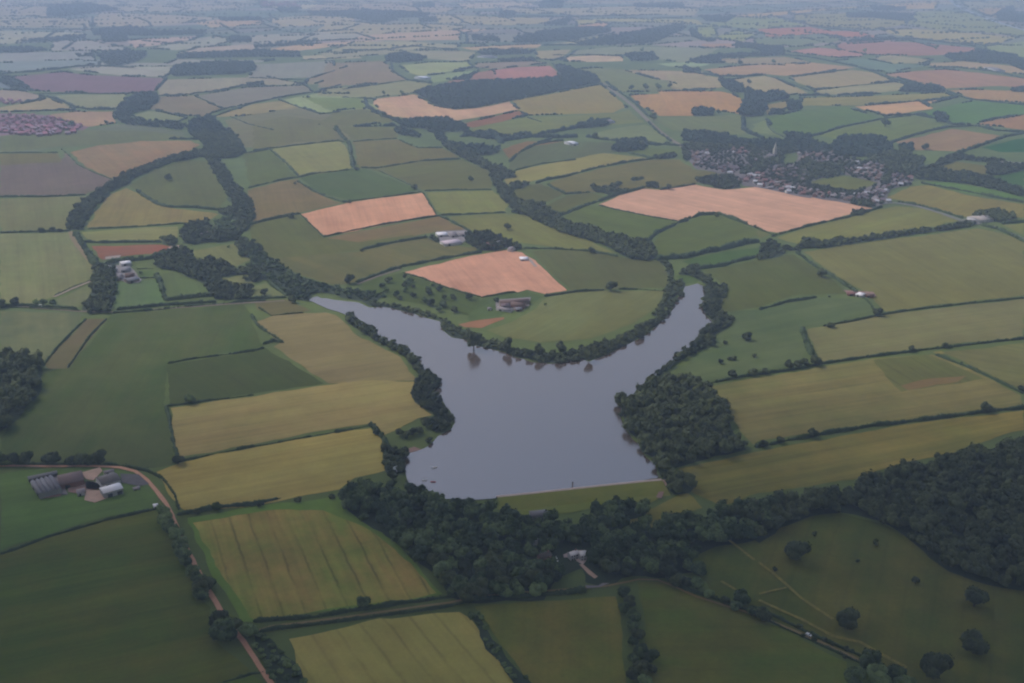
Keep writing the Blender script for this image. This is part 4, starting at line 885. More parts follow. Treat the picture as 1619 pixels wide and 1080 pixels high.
 ('E', '1220,625 1330,605 1420,640 1440,660 1530,690 1500,700 1440,690 1380,712 1280,705 1200,655', 10, 6.5, 'trees around the red brick farmhouse', None, 1.1),
 ('E', '990,625 1060,640 1060,665 1000,645', 9, 4.5, 'bushes left of the white farm sheds', None, 1),
 ('F', '40,440 130,435 200,455 260,490 330,545 440,575 520,600 620,630 720,650 800,660 840,700 860,740 800,765 700,755 640,720 560,680 440,640 320,605 200,555 110,505 30,490', 11, 7.5, 'dark tree belt leading to the right lake arm', None, 1.1),
 ('F', '-20,350 60,325 140,330 60,360 0,400 60,440 30,460 -30,400', 13, 6.5, 'trees at the upper end of the right valley belt', None, 1),
 ('F', '480,340 560,345 620,320 660,325 600,365 700,360 700,380 600,395 500,372', 11, 6, 'bushy scrub in the rough pasture', None, .9), ('F', '700,300 780,290 790,300 720,315', 9, 4, 'small low scrub in the rough pasture', None, .9), ('F', '790,345 820,318 860,330 870,355', 8, 5, 'dark pair of trees above the largest pink field', None, 1.1),
 ('F', '600,130 640,90 700,80 790,70 800,110 740,122 690,145 620,145', 12, 7, 'dark copse left of the village', M_FAR, 1), ('F', '840,178 900,165 970,160 960,182 860,188', 11, 6, 'row of dark trees left of the village', None, 1),
 ('F', '1000,815 1090,790 1110,830 1160,860 1180,900 1260,920 1250,960 1210,1020 1150,1060 1115,1040 1170,930 1120,890 1050,850 980,840', 9.5, 5.5, 'trees around the head of the right lake arm', None, .9),
 ('F', '880,760 940,780 950,850 960,900 1000,870 1010,920 940,1000 880,1080 830,1080 900,960 930,880 900,800', 10.5, 5, 'shore trees on the left of the right lake arm', None, .9),
 # village trees
 ('R', '-20,60 300,80 560,90 900,100 1130,110 1500,110 1640,130 1640,160 1300,200 1280,330 1060,340 1020,440 740,450 740,400 930,340 840,240 900,140 500,130 400,210 330,150 200,170 100,200 50,300 0,250', 14, 6, 'trees among the upper village gardens', None, 1),
 ('R', '170,545 340,480 430,500 560,470 640,500 720,560 750,620 560,650 400,620', 12, 6, 'dark trees between the village and the largest pink field', None, 1),
 ('R', '1050,470 1300,420 1440,430 1620,400 1620,560 1440,560 1250,530', 15, 5, 'trees in the middle of the village', None, 1),
 ('S', '100,250 300,320 600,310 780,320 630,390 600,460 300,500 60,560 0,560 0,330', 14, 5.5, 'trees between the village streets', None, 1),
 ('S', '80,600 250,600 460,640 660,680 860,650 840,690 700,720 420,710 200,650', 10, 4.5, 'hedge trees under the village paddock', None, 1),
 ('S', '520,70 860,60 1100,80 1060,190 900,200 700,200 600,140', 13, 6.5, 'wood behind the brown-roofed village street', M_FAR, 1),
 ('S', '880,200 1300,180 1619,260 1619,330 1480,470 1290,440 1120,480 1120,360 960,320', 14, 6.5, 'wide dark trees at the right end of the village', None, 1),
 ('S', '700,780 900,800 1000,840 980,880 800,860 690,830', 11, 5, 'trees at the near right corner of the village', None, 1), ('S', '1090,480 1190,470 1180,560 1090,560', 10, 5, 'small dark clump inside the village', None, 1), ('S', '1300,80 1480,70 1480,160 1340,150', 12, 6, 'copse right of the village wood', M_FAR, 1),
 # right side belts
 ('G', '860,260 980,230 1100,265 1200,265 1290,290 1400,330 1508,375 1508,405 1380,370 1200,330 1000,312 880,300', 12, 7, 'dark tree belt right of the village', None, 1), ('G', '1000,215 1080,170 1150,160 1300,190 1300,205 1150,190 1060,220 960,240', 13, 6.5, 'tree line along the hazy field right of the village', None, 1),
 ('G', '1300,205 1350,190 1420,220 1508,225 1508,250 1400,275 1300,280', 11, 7, 'dark wood by the pale barns at the right edge', None, 1.1), ('G', '790,120 860,120 870,180 800,190', 12, 6, 'small copse between village and hazy hedge', None, 1),
 ('G', '225,700 240,660 280,640 350,665 440,645 530,650 640,625 760,615 900,595 1050,578 1180,550 1240,560 1200,572 1000,600 800,628 560,662 400,690', 9.5, 5.5, 'long thick tree hedge above the largest pale field', None, 1.1),
 ('G', '0,685 60,655 110,670 130,690 230,690 230,712 120,702 0,725', 10, 5, 'thick trees left of the long tree hedge', None, 1), ('G', '-20,740 60,722 150,712 150,725 0,762', 9, 4.5, 'dark hedge trees over the green field by the right lake arm', None, 1),
 ('G', '1180,525 1240,495 1340,480 1450,510 1460,525 1380,552 1310,540 1230,530', 10, 6.5, 'wood around the pale farmhouse at right', None, 1.1),
 ('G', '520,510 530,488 570,480 610,485 590,505', 7, 4.5, 'dark bushes at the lower right tip of the largest pink field', None, 1.1),
 # shores
 ('I', '495,130 530,130 560,170 640,210 660,250 700,262 760,295 830,330 890,370 885,395 890,430 860,400 800,345 700,290 600,235 540,195 505,160', 8.5, 5, 'dark trees on the left shore of the lake', None, 1),
 ('I', '865,500 900,440 940,450 990,480 990,510 950,540 990,570 1040,650 1060,690 1030,740 980,760 960,720 980,680 900,620 850,570 850,530', 8.5, 5, 'trees on the left shore point of the lake', None, 1),
 ('I', '930,450 985,475 985,500 950,530 920,500', 7, 3.2, 'pale green reed bushes on the shore point', M_LEAF, .7),
 ('I', '560,40 640,60 760,85 860,100 1000,150 1060,170 1030,190 1040,230 1080,255 1020,210 1000,160 860,120 740,92 620,82', 9, 4.2, 'low trees along the orchard shore', None, .85),
 ('I', '1010,180 1100,200 1210,240 1340,290 1350,328 1210,300 1140,262 1070,250', 8.5, 4, 'low trees on the headland shore left part', None, .9),
 ('J', '0,300 60,320 180,340 300,345 400,310 470,290 560,270 640,230 720,190 800,150 850,110 900,60 950,0 940,30 890,90 850,150 740,235 640,290 520,345 440,370 300,385 180,378 90,358 0,335', 8, 4.2, 'low dark trees round the headland shore', None, .95),
 ('J', '1060,-20 1180,-30 1160,30 1130,80 1150,120 1210,150 1190,190 1120,230 1110,290 1000,340 940,370 840,440 760,520 700,550 800,455 900,375 905,345 1000,290 1035,255 1030,225 1100,195 1120,165 1070,130 1055,80', 8.5, 4.6, 'trees along the right shore of the lake arm', None, .95),
 ('M', '620,-20 720,-20 730,80 640,95 620,40', 9, 5, 'dark trees at the lake corner by the pale boathouse', None, 1),
 ('M', '0,830 60,850 110,890 170,960 220,1010 250,1090 110,1090 60,1000 0,920', 9, 3.2, 'rough green bushes beside the lower track', M_LEAF, .8),
 ('M', '1020,745 1080,760 1130,880 1200,960 1240,1000 1330,1090 1250,1090 1180,1000 1100,890', 9, 2.8, 'rough scrub strip between two bottom fields', M_LEAF, .7),
]
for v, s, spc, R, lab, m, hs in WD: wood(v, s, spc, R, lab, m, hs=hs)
wood('R', '60,180 330,140 900,120 1130,140 1250,330 1640,300 1640,740 1400,700 1150,640 960,600 740,440 380,400 180,390', 18, 4.6, 'small garden trees in the left half of the village', None, floor=False)
wood('S', '60,130 260,120 600,210 900,300 1110,340 1340,430 1490,520 1470,590 1200,640 1080,860 900,850 680,810 200,730 0,700 0,560 620,470 1040,560 1040,590 700,680 250,590 0,640', 18, 4.6, 'small garden trees in the right half of the village', None, floor=False)
# the three near woods: the crowns that show largest are trees of their own, the rest one mass
NEARW = [
 ('o', '540,796 552,782 580,772 620,770 645,785 700,795 740,800 790,812 840,828 915,834 945,820 960,806 1000,800 1026,806 1020,818 985,824 982,840 1035,842 1050,822 1110,820 1150,812 1222,800 1225,826 1190,856 1130,866 1092,882 1095,905 1060,915 1000,912 960,930 925,922 920,900 880,915 860,950 800,950 740,955 712,945 690,915 650,875 605,842 568,822',
  10.5, 6.8, 'the wood below the dam', [('Q', '560,330 800,240 1130,250 1160,480 1340,760 1300,930 1060,900 880,720 640,640 480,700 440,520')]),
 ('o', '1150,815 1215,800 1300,790 1345,782 1362,768 1400,758 1450,742 1500,728 1560,718 1619,702 1700,690 1700,950 1619,935 1560,925 1500,905 1460,872 1430,848 1390,825 1330,812 1280,818 1230,835 1200,860', 10.5, 6.8, 'the large wood at lower right', []),
 ('J', '625,650 605,605 670,590 700,545 800,500 850,480 900,500 950,475 1040,490 1080,530 1150,590 1180,680 1220,770 1280,850 1180,880 1020,915 900,950 850,985 930,1000 1000,1030 980,1080 900,1090 850,1050 810,970 800,900 720,860 725,815 640,740', 10, 6.2, 'the lakeside wood', []),
 ('o', '-14,571 0,568 52,563 66,590 60,625 38,650 15,675 -10,695 -14,700', 11, 7, 'the wood at the left edge', []),
]
near_spots = []; rest = []
for wi, (v, s, spc, R, nm, holes) in enumerate(NEARW):
    hp = [gpoly(*h) for h in holes]; sheet('woodland_floor', gpoly(v, s), M_FLOOR, z=.69 + .001 * wi, jit=2)
    for x, y in fill(gpoly(v, s), spc, hp): near_spots.append((math.sqrt(x * x + y * y + H * H), x, y, R * RNG.uniform(.62, 1.35), wi))
# ================================================================ SINGLE TREES
def base_at(v, x, y, r):
    X, Y = px(v, x, y); rp = r / V[v][2]; R = rp * mpp(X, Y + rp); return ground(X, Y + .85 * rp), R
def t1(v, x, y, r, lab, kind='n', hs=1.0, group=None, name='broadleaf_tree'):
    p, R = base_at(v, x, y + (.85 * r if kind == 't' else 0), r); return tree(p, R, lab, group, kind, hs, name)
ORD = ['first', 'second', 'third', 'fourth', 'fifth', 'sixth', 'seventh', 'eighth', 'ninth', 'tenth', 'eleventh', 'twelfth', 'thirteenth', 'fourteenth', 'fifteenth', 'sixteenth']
def row(v, lab, group, L, kind='n', hs=1.0):
    for i, (x, y, r) in enumerate(L): t1(v, x, y, r, lab.format(ORD[i]), kind if kind != 'x' else random.choice('nnd'), hs * random.uniform(.9, 1.1), group)
row('L', '{} tree from the left in the row above the grey barns', 'row of trees above the barns', [(5, 15, 32), (75, 18, 30), (130, 12, 34), (232, 12, 30), (262, 10, 32), (340, 22, 28), (385, 15, 34), (430, 18, 32), (478, 5, 36)], 'd')
t1('L', 845, 14, 32, 'dark round bush at the corner where the yellow fields meet the green one', 'd', .8)
t1('L', 1030, 238, 26, 'small round tree standing in the hedge between yellow and striped fields', 'n', .9)
t1('L', 935, 265, 16, 'smallest bush in the hedge between yellow and striped fields', 'd', .8)
row('L', '{} tree down from the farm corner in the lane tree row', 'trees along the pink lane', [(775, 262, 32), (790, 300, 40), (812, 335, 37), (838, 372, 40), (862, 415, 40), (870, 455, 40), (880, 500, 32), (915, 548, 34), (945, 580, 34), (965, 620, 48), (955, 655, 37), (1000, 610, 29), (1040, 775, 48), (1068, 820, 66), (1110, 800, 40), (1180, 825, 45)], 'x')
t1('M', 525, 692, 37, 'lone round tree on the lower edge of the striped field', 'n')
row('M', '{} bush from the left in the hedge above the striped field', 'bushes above the striped field', [(35, 228, 18), (215, 203, 20), (375, 190, 18)], 'd', .8)
row('N', '{} tree from the top in the line between the two bottom meadows', 'line of trees between the bottom meadows', [(560, 640, 34), (590, 690, 30), (560, 720, 28), (605, 760, 34), (595, 810, 32), (625, 845, 34), (600, 880, 28), (640, 930, 38), (690, 950, 36), (605, 960, 30), (640, 1000, 40), (600, 1035, 32), (655, 1065, 38), (690, 1010, 26)], 'x')
row('N', '{} tree from the left beside the lane left of the park meadow', 'lane trees by the park meadow', [(810, 590, 36), (858, 600, 32), (915, 535, 40), (905, 605, 34), (960, 655, 26), (1035, 685, 24), (1120, 668, 42), (1090, 710, 28), (1165, 738, 26), (1215, 742, 30)], 'x')
t1('O', 175, 446, 60, 'big round dark tree at the top left of the park meadow', 'd', .95)
t1('O', 420, 775, 56, 'round tree near the track in the middle of the park meadow', 'd')
t1('O', 1020, 668, 56, 'dark round tree below the large wood in the park meadow', 'd')
t1('O', 1016, 888, 60, 'dark round tree lowest of the two at the right of the park meadow', 'd')
t1('O', 828, 1000, 68, 'largest dark tree at the bottom edge of the park meadow', 'd', 1.1)
row('O', '{} tree from the left in the clump on the bottom edge beside the lane', 'clump of trees at the bottom edge', [(455, 1050, 52), (530, 985, 58), (560, 1055, 60), (640, 1030, 48), (680, 1075, 50)], 'x')
t1('O', 740, 590, 20, 'small dark tree in the middle right of the park meadow', 'd')
t1('O', 553, 415, 15, 'small bush below the wood at the top of the park meadow', 'd', 1.2)
t1('O', 263, 373, 12, 'tiny bush near the top edge of the park meadow', 'd', 1.2); t1('O', 73, 540, 13, 'tiny bush beside the pale track in the park meadow', 'd', 1.2)
t1('O', 468, 498, 10, 'faint low bush in the upper park meadow', 'n', .8)
row('O', '{} bush from the left along the lane below the park meadow', 'bushes on the lane below the park meadow', [(20, 745, 40), (190, 805, 16), (208, 852, 12), (262, 868, 14), (312, 870, 14), (352, 890, 13), (415, 915, 15), (408, 952, 12)], 'd', .8)
t1('H', 1017, 575, 30, 'small tree in the corner of the dark green field by the yellow field', 'n')
row('H', '{} tree from the left along the roadside at the left edge', 'roadside trees at the left edge', [(10, 68, 26), (85, 58, 24), (195, 60, 20), (235, 62, 20), (285, 62, 18)], 'x')
row('D', '{} bush from the left in the hedge above the pale left field', 'bushes above the pale left field', [(235, 585, 20), (298, 580, 20), (340, 588, 14)], 'd', .8)
t1('D', 960, 290, 22, 'lone dark tree in the shield-shaped green field', 'd'); t1('D', 800, 830, 12, 'small tree by the upper paddock of the small left farm')
t1('D', 1300, 683, 10, 'tiny tree in the pale paddock above the lake tip'); t1('D', 1375, 725, 18, 'small tree at the edge of the pale paddock above the lake tip')
t1('E', 65, 940, 24, 'lone round tree in the small pale field left of the lake tip', 'd'); t1('E', 218, 502, 24, 'dark bush at the left end of the long pink field', 'd', .8)
t1('E', 920, 340, 22, 'dark bush above the right end of the long pink field', 'd', .9); t1('E', 1240, 297, 18, 'lone tree in the green field beside the tree belt', 'n'); t1('E', 548, 425, 14, 'small bush on top of the long pink field', 'd', .8)
t1('E', 550, 868, 32, 'large tree on the bank above the upper lake', 'd', 1.1); t1('E', 880, 880, 26, 'tree at the left corner of the middle pink field'); t1('E', 1230, 968, 22, 'dark tree at the near tip of the middle pink field', 'd', 1.2)
t1('E', 225, 980, 26, 'dark tree just left of the lake tip', 'd'); t1('E', 590, 238, 16, 'small dark bush at the hedge corner above the green field', 'd', .8); t1('E', 622, 700, 14, 'bush at the left end of the hedge to the white sheds', 'd', .8)
t1('E', 832, 798, 14, 'bush on the hedge above the middle pink field', 'd', .8); t1('E', 840, 20, 18, 'hazy tree left of the small far pink field', 'd', 1.1); t1('E', 240, 322, 10, 'tiny bush in the brown field left of centre', 'd')
t1('Y', 955, 55, 42, 'round tree alone in the pale field above the white farm sheds', 'd'); t1('Y', 830, 890, 36, 'tree beside the brown-roofed farm buildings', 'd'); t1('Y', 1380, 940, 20, 'small bush right of the brown-roofed farm')
t1('Y', 935, 215, 24, 'narrow dark tree by the red brick farmhouse', 't', .7); t1('Y', 1090, 285, 36, 'dark tree right of the red brick farmhouse', 'd')
t1('F', 597, 905, 36, 'lone big round tree behind the headland field', 'd'); t1('F', 485, 702, 22, 'round tree on the hedge above the dark green headland field', 'd'); t1('F', 10, 568, 22, 'round tree at the left of the pale field by the valley belt', 'd')
t1('F', 925, 342, 20, 'dark tree above the notch of the largest pink field', 'd'); t1('F', 1200, 500, 16, 'bush on the arched hedge under the largest pink field', 'd', .8); t1('F', 1025, 530, 14, 'bush left on the arched hedge under the largest pink field', 'd', .9)
t1('F', 505, 55, 18, 'hazy tree left of the dark copse near the village', 'd', 1.2); t1('F', 775, 88, 20, 'tall hazy tree in the copse left of the village', 't', .8)
t1('G', 355, 832, 30, 'round tree in the hedge left of the largest pale field', 'd'); t1('K', 632, 112, 26, 'round tree where two hedges meet under the red-roofed shed', 'd')
t1('G', 945, 115, 20, 'lone hazy tree in the brown-tan field right of the village', 'd'); t1('G', 400, 965, 8, 'tiny bush in the green field near the red-roofed shed', 'd', .7)
row('K', '{} tree from the left along the long hedges below the pale strip field', 'hedge trees below the pale strip field', [(35, 430, 20), (160, 395, 26), (212, 385, 30), (245, 380, 24), (298, 370, 34), (815, 310, 18), (990, 290, 17)], 'd')
t1('K', 380, 175, 24, 'low wide bush at the left end of the pale strip field', 'd', .7)
row('K', '{} tree from the left in the hedge above the lowest striped field', 'hedge trees above the lowest striped field', [(22, 812, 26), (112, 790, 24), (285, 755, 32), (1210, 622, 30)], 'd')
t1('K', 1400, 518, 24, 'bush at the right edge beside the slanting hedge', 'd', .8)
row('J', '{} tree from the left in the meadow right of the lake', 'small trees in the lakeside meadow', [(1145, 375, 16), (1168, 272, 14), (1192, 358, 14), (1218, 356, 16), (1285, 240, 28), (1325, 342, 15)], 'd')
row('J', '{} tree from the left on the hedge above the lakeside wood', 'hedge trees above the lakeside wood', [(1208, 440, 26), (1318, 430, 28)], 'd')
t1('I', 1178, 248, 40, 'tall dark tree leaning over the water at the left of the headland', 't', .95)
row('J', '{} tall tree from the left standing on the headland shore', 'tall trees on the headland shore', [(10, 275, 30), (178, 305, 30), (293, 295, 30), (440, 335, 26)], 't', 1.0)
row('J', '{} round shore tree from the left on the headland', 'round shore trees on the headland', [(125, 330, 30), (250, 335, 20), (360, 330, 22), (520, 300, 24), (570, 290, 20), (625, 250, 24), (710, 225, 30), (780, 165, 24), (835, 130, 24)], 'd', .95)
row('J', '{} tree down the right shore of the lake arm', 'shore trees on the right arm', [(1058, 215, 30), (1090, 245, 28), (1040, 260, 26), (1000, 290, 28), (935, 338, 28), (970, 320, 24)], 'd')
row('I', '{} tree from the left in the short row behind the shore point', 'short tree row behind the shore point', [(785, 755, 26), (822, 765, 24), (855, 745, 28), (890, 740, 26), (925, 700, 32), (960, 690, 30), (990, 700, 30), (940, 790, 22)], 'd')
row('I', '{} tree down the left shore of the lake', 'trees on the left lake shore', [(520, 145, 28), (590, 200, 28), (620, 215, 22), (690, 265, 22), (740, 290, 24), (790, 315, 26), (850, 365, 34), (872, 410, 24)], 'd')
row('I', '{} tree up from the pale boathouse at the lake corner', 'trees at the lake corner', [(705, 830, 30), (720, 880, 28), (755, 900, 28), (790, 930, 26), (745, 980, 30), (660, 750, 20)], 'd')
t1('J', 612, 600, 26, 'dark tree overhanging the water at the left tip of the lakeside wood', 'd', .8); t1('J', 610, 652, 16, 'small bush in the water edge left of the lakeside wood', 'd', .6)
# orchard
op = pts_of('E', '640,920 860,850 1000,900 1150,935 1235,975 1235,1050 1150,1080 950,1025 780,975')
ox = [at('E', *p) for p in op]; oc = fill(ox, 24); random.shuffle(oc)
for x, y in oc[:52]: tree((x, y, 0), random.uniform(3.6, 6.0), 'one of the small scattered trees in the orchard pasture above the lake', 'orchard pasture trees', random.choice('nd'), random.uniform(.8, 1.1), 'orchard_tree')
# row trees of the far distance (hazy)
FT = [('A', 340, 585, 16), ('A', 505, 580, 11), ('A', 1000, 578, 14), ('A', 195, 465, 10), ('A', 1590, 612, 12), ('B', 1375, 415, 16), ('B', 1442, 412, 18), ('B', 1502, 410, 18), ('B', 1556, 405, 14), ('B', 1480, 552, 22), ('B', 1198, 640, 14), ('B', 1425, 236, 12),
      ('C', 958, 582, 24), ('C', 312, 387, 13), ('C', 428, 292, 12), ('C', 270, 295, 14), ('C', 1150, 695, 14), ('C', 168, 530, 14), ('C', 860, 240, 11), ('C', 1200, 224, 12), ('C', 845, 160, 10), ('C', 318, 436, 12), ('C', 420, 434, 12), ('C', 1350, 590, 12), ('C', 1175, 398, 9), ('C', 1405, 325, 11), ('C', 1285, 322, 9), ('C', 385, 160, 9), ('B', 200, 440, 10), ('B', 285, 438, 12), ('B', 195, 545, 16)]
FL = ['dark tree at the edge of the red-roofed town', 'lone hazy tree right of the red-roofed town', 'hazy tree above the round valley wood', 'hazy tree above the left edge of the town', 'hazy tree at the hedge corner left of the small pink fields', 'first blurred tree from the left above the broad pink-tan field',
      'second blurred tree from the left above the broad pink-tan field', 'third blurred tree from the left above the broad pink-tan field', 'fourth blurred tree from the left above the broad pink-tan field', 'dark round tree beside the tree-lined road', 'hazy tree near the white far barn', 'hazy tree right of the short far pink strip',
      'large lone dark tree in the green field behind the village wood', 'lone dark tree in the far tan field', 'right tree of two in the tan far field', 'left tree of two in the tan far field', 'hazy tree right of the village wood', 'small dark tree under the broad tan field', 'small dark tree in the long mauve field', 'small tree at the right of the long mauve field', 'small far tree on the rose strip', 'left treetop over the tall copse', 'right treetop over the tall copse', 'hazy tree on the hedge under the bright green field', 'tiny far tree by the hazy narrow wood', 'tiny far tree over the rose field at right', 'tiny far tree at the pale strip end', 'tiny far tree beside the rose strip', 'small tree at the top left of the hooked pink field', 'small tree on the top edge of the hooked pink field', 'dark tree at the lower left of the hooked pink field']
for (v, x, y, r), lab in zip(FT, FL): t1(v, x, y, r, lab, 'm')
# near woods: individuals up to about 300 trees in all
near_spots.sort(); kk = max(0, 300 - N_TREES)
GN = ['trees in the wood below the dam', 'trees in the large lower right wood', 'trees in the lakeside wood', 'trees in the wood at the left edge']
for d, x, y, R, wi in near_spots[:kk]:
    tree((x, y, -.5), R, ['leafy crown in the front ranks of the wood below the dam', 'dark crown in the front ranks of the large lower right wood', 'dark crown in the front rank of the lakeside wood', 'dark crown in the wood at the left edge'][wi], GN[wi], random.choice('nd') if wi == 0 else 'd', random.uniform(.9, 1.3))
for wi in range(4):
    S = [(x, y, -.5, R, RNG.uniform(.9, 1.35)) for d, x, y, R, w_ in near_spots[kk:] if w_ == wi]
    if not S: continue
    o = new_obj('woodland', scatter_mesh('woodland', S, MID, M_LEAF if wi == 0 else M_LEAFD))
    tag(o, ['closed canopy of the wood below the dam', 'closed dark canopy of the large wood at lower right', 'closed canopy of the wood beside the lake', 'dark closed wood cut off by the left edge'][wi], 'wood', kind='stuff')
# ================================================================ BUILDINGS
def mcol(name, c, var=.12, scale=.5): return plain(name, c, var, scale, .8, .15)
M_RG = mcol('roof_grey', (.23, .215, .24)); M_RGD = mcol('roof_dark', (.09, .085, .09)); M_RB = mcol('roof_brown', (.16, .10, .085)); M_RR = mcol('roof_red', (.24, .11, .10)); M_RW = mcol('roof_white', (.88, .83, .86), .05)
M_RP = mcol('roof_pale', (.27, .23, .24)); M_RT = mcol('roof_tile_red', (.25, .135, .13)); M_W = mcol('wall_stone', (.26, .20, .17)); M_WW = mcol('wall_white', (.60, .57, .56), .05); M_WR = mcol('wall_render', (.25, .21, .20), .08); M_WB = mcol('wall_brick', (.26, .13, .10)); M_WG = mcol('wall_grey', (.26, .26, .25)); M_DK = plain('dark_opening', (.02, .02, .022)); M_GL = plain('window_glass', (.03, .035, .04), .05, 1, .15, .5)
def quad_building(q, z, rise, bays, roofm, wallm, label, cat, name, group=None, bands=None, doors=1, chimney=False, windows=0):
    """q: four eave corners (world). The ridges run along q0->q1, the bays follow each other along q0->q3"""
    a, b, c, d = [Vector((p.x, p.y, 0)) for p in q]
    # square it up
    ctr = (a + b + c + d) / 4; e1 = ((b - a) + (c - d)) / 2; e2 = ((d - a) + (c - b)) / 2; L1, L2 = e1.length, e2.length
    u1 = e1.normalized(); u2 = Vector((-u1.y, u1.x, 0)); 
    if u2.dot(e2) < 0: u2 = -u2
    W2 = max(3, abs(e2.dot(u2))); a = ctr - u1 * L1 / 2 - u2 * W2 / 2
    root = empty(name, ctr, label, cat, group)
    def P(s, t, h): return tuple(a + u1 * s + u2 * t + Vector((0, 0, h)) - ctr)
    flip = u1.cross(u2).z < 0
    V0, Fq, F3 = [], [], []
    bw = W2 / bays
    for k in range(bays):        # walls
        t0, t1_ = k * bw, (k + 1) * bw; s = len(V0)
        V0 += [P(0, t0, 0), P(L1, t0, 0), P(L1, t1_, 0), P(0, t1_, 0), P(0, t0, z), P(L1, t0, z), P(L1, t1_, z), P(0, t1_, z), P(0, (t0 + t1_) / 2, z + rise), P(L1, (t0 + t1_) / 2, z + rise)]
        if k == 0: Fq.append((s, s + 1, s + 5, s + 4))
        if k == bays - 1: Fq.append((s + 2, s + 3, s + 7, s + 6))
        Fq += [(s + 1, s + 2, s + 6, s + 5), (s + 3, s, s + 4, s + 7)]; F3 += [(s + 5, s + 6, s + 9), (s + 7, s + 4, s + 8)]
    new_obj('wall', np_mesh('wall', V0, [Fq, F3], [wallm]), root)
    for k in range(bays):        # one roof per bay, with eaves
        t0, t1_, tm = k * bw + (.06 if k else -.35), (k + 1) * bw - (.06 if k < bays - 1 else -.35), (k + .5) * bw; o = .4; th = .18; zz = z + .05
        V1 = []
        for dz in (0, th): V1 += [P(-o, t0, zz + dz - .1), P(L1 + o, t0, zz + dz - .1), P(L1 + o, tm, zz + rise + dz), P(-o, tm, zz + rise + dz), P(L1 + o, t1_, zz + dz - .1), P(-o, t1_, zz + dz - .1)]
        F1 = [(6, 7, 8, 9), (9, 8, 10, 11), (0, 3, 2, 1), (3, 5, 4, 2), (0, 1, 7, 6), (4, 5, 11, 10), (1, 2, 8, 7), (2, 4, 10, 8), (3, 0, 6, 9), (5, 3, 9, 11)]
        mm = roofm if not bands else bands[k % len(bands)]
        r_ = new_obj('roof', np_mesh('roof', V1, [F1], [mm]), root)
        if chimney and k == 0:
            V2 = [P(L1 * .8 + i * .9, tm + j * .8 - .4, zz + rise - .6 + h) for h in (0, 1.9) for (i, j) in ((0, 0), (1, 0), (1, 1), (0, 1))]
            new_obj('chimney', np_mesh('chimney', V2, [[(0, 1, 5, 4), (1, 2, 6, 5), (2, 3, 7, 6), (3, 0, 4, 7), (4, 5, 6, 7)]], [M_WB]), r_)
    def panel(nm, s0, s1, h0, h1, side, m):
        t = -.04 if side == 0 else W2 + .04; t2 = t + (.08 if side == 0 else -.08)
        V3 = [P(s0, t, h0), P(s1, t, h0), P(s1, t, h1), P(s0, t, h1), P(s0, t2, h0), P(s1, t2, h0), P(s1, t2, h1), P(s0, t2, h1)]
        new_obj(nm, np_mesh(nm, V3, [[(0, 1, 2, 3), (0, 4, 5, 1), (1, 5, 6, 2), (2, 6, 7, 3), (3, 7, 4, 0)]], [m]), root)
    near = 0 if (a.length < (a + u2 * W2).length) else 1
    for k in range(doors): panel('door', L1 * (.2 + .5 * k), L1 * (.2 + .5 * k) + min(4, L1 * .3) * (.4 if windows else 1), 0.02, min(z - .4, 3.6 if not windows else 2.1), near, M_DK if not windows else M_RB)
    for k in range(windows):
        s = L1 * (k + .6) / (windows + .2)
        for h in ((.9, 3.3) if z > 4.4 else (.9,)): panel('window', s - .55, s + .55, h, h + 1.2, near, M_GL); panel('window', s - .55, s + .55, h, h + 1.2, 1 - near, M_GL)
    return root
def qb(v, s, z, *a, **k): return quad_building([at(v, *p, z) for p in pts_of(v, s)], z, *a, **k)
FB = 'buildings of the large farmyard'
qb('X', '170,290 275,455 620,395 470,205', 5, 1.6, 5, M_RG, M_WG, 'largest grey shed with five ridges and light roof strips at left farmyard', 'barn', 'farm_shed', FB, bands=[M_RG, M_RG, mcol('roof_light', (.26, .25, .28)), M_RG, mcol('roof_mid', (.2, .19, .22))], doors=2)
qb('X', '125,215 525,128 545,165 140,255', 3.6, .8, 1, mcol('roof_lean', (.2, .185, .19)), M_RGD, 'long narrow lean-to shed behind the five-ridged grey shed', 'shed', 'farm_shed', FB)
qb('X', '510,200 840,140 970,250 620,330', 5, 2.4, 1, mcol('roof_rust', (.20, .135, .13)), M_WB, 'brown-roofed barn in the middle of the large farmyard', 'barn', 'barn', FB)
qb('X', '1110,235 1365,135 1430,275 1165,325', 4.6, 2.2, 1, mcol('roof_taupe', (.17, .145, .14)), M_WW, 'taupe-roofed barn with whitish walls behind the white-roofed barn', 'barn', 'barn', FB)
qb('X', '1150,375 1410,305 1485,375 1200,455', 5.5, 1.2, 1, M_RW, mcol('wall_pale', (.36, .35, .34)), 'barn with bright white roof at the right of the farmyard', 'barn', 'barn', FB, doors=2)
qb('X', '800,395 925,385 940,430 850,460', 3, .8, 1, M_RP, M_WW, 'small pale shed between the farmyard barns', 'shed', 'farm_shed', FB)
qb('X', '1200,135 1340,105 1350,135 1215,165', 4, 1, 1, M_RP, M_WW, 'narrow pale shed behind the taupe-roofed barn', 'shed', 'farm_shed', FB)
qb('L', '725,232 745,228 750,240 730,244', 2.6, .5, 1, M_RW, M_WW, 'tiny white hut where the lane meets the dark green field', 'hut', 'hut')
qb('L', '630,152 660,147 662,157 634,163', 1.4, .3, 1, M_RP, M_WG, 'low pale trough shed on the grass right of the farmyard', 'shed', 'shed')
FS = 'buildings of the small left farm'
qb('Z', '455,370 690,335 715,395 480,430', 4.5, 1.4, 1, M_RW, M_WW, 'long white-roofed barn at the small left farm', 'barn', 'barn', FS)
qb('Z', '190,460 265,440 325,545 255,560', 4, 1.2, 1, M_RW, M_WW, 'narrow white-roofed shed left at the small left farm', 'shed', 'shed', FS)
qb('Z', '320,660 500,645 505,760 340,770', 4, 1.6, 1, M_RP, M_W, 'pale grey roofed barn in front at the small left farm', 'barn', 'barn', FS)
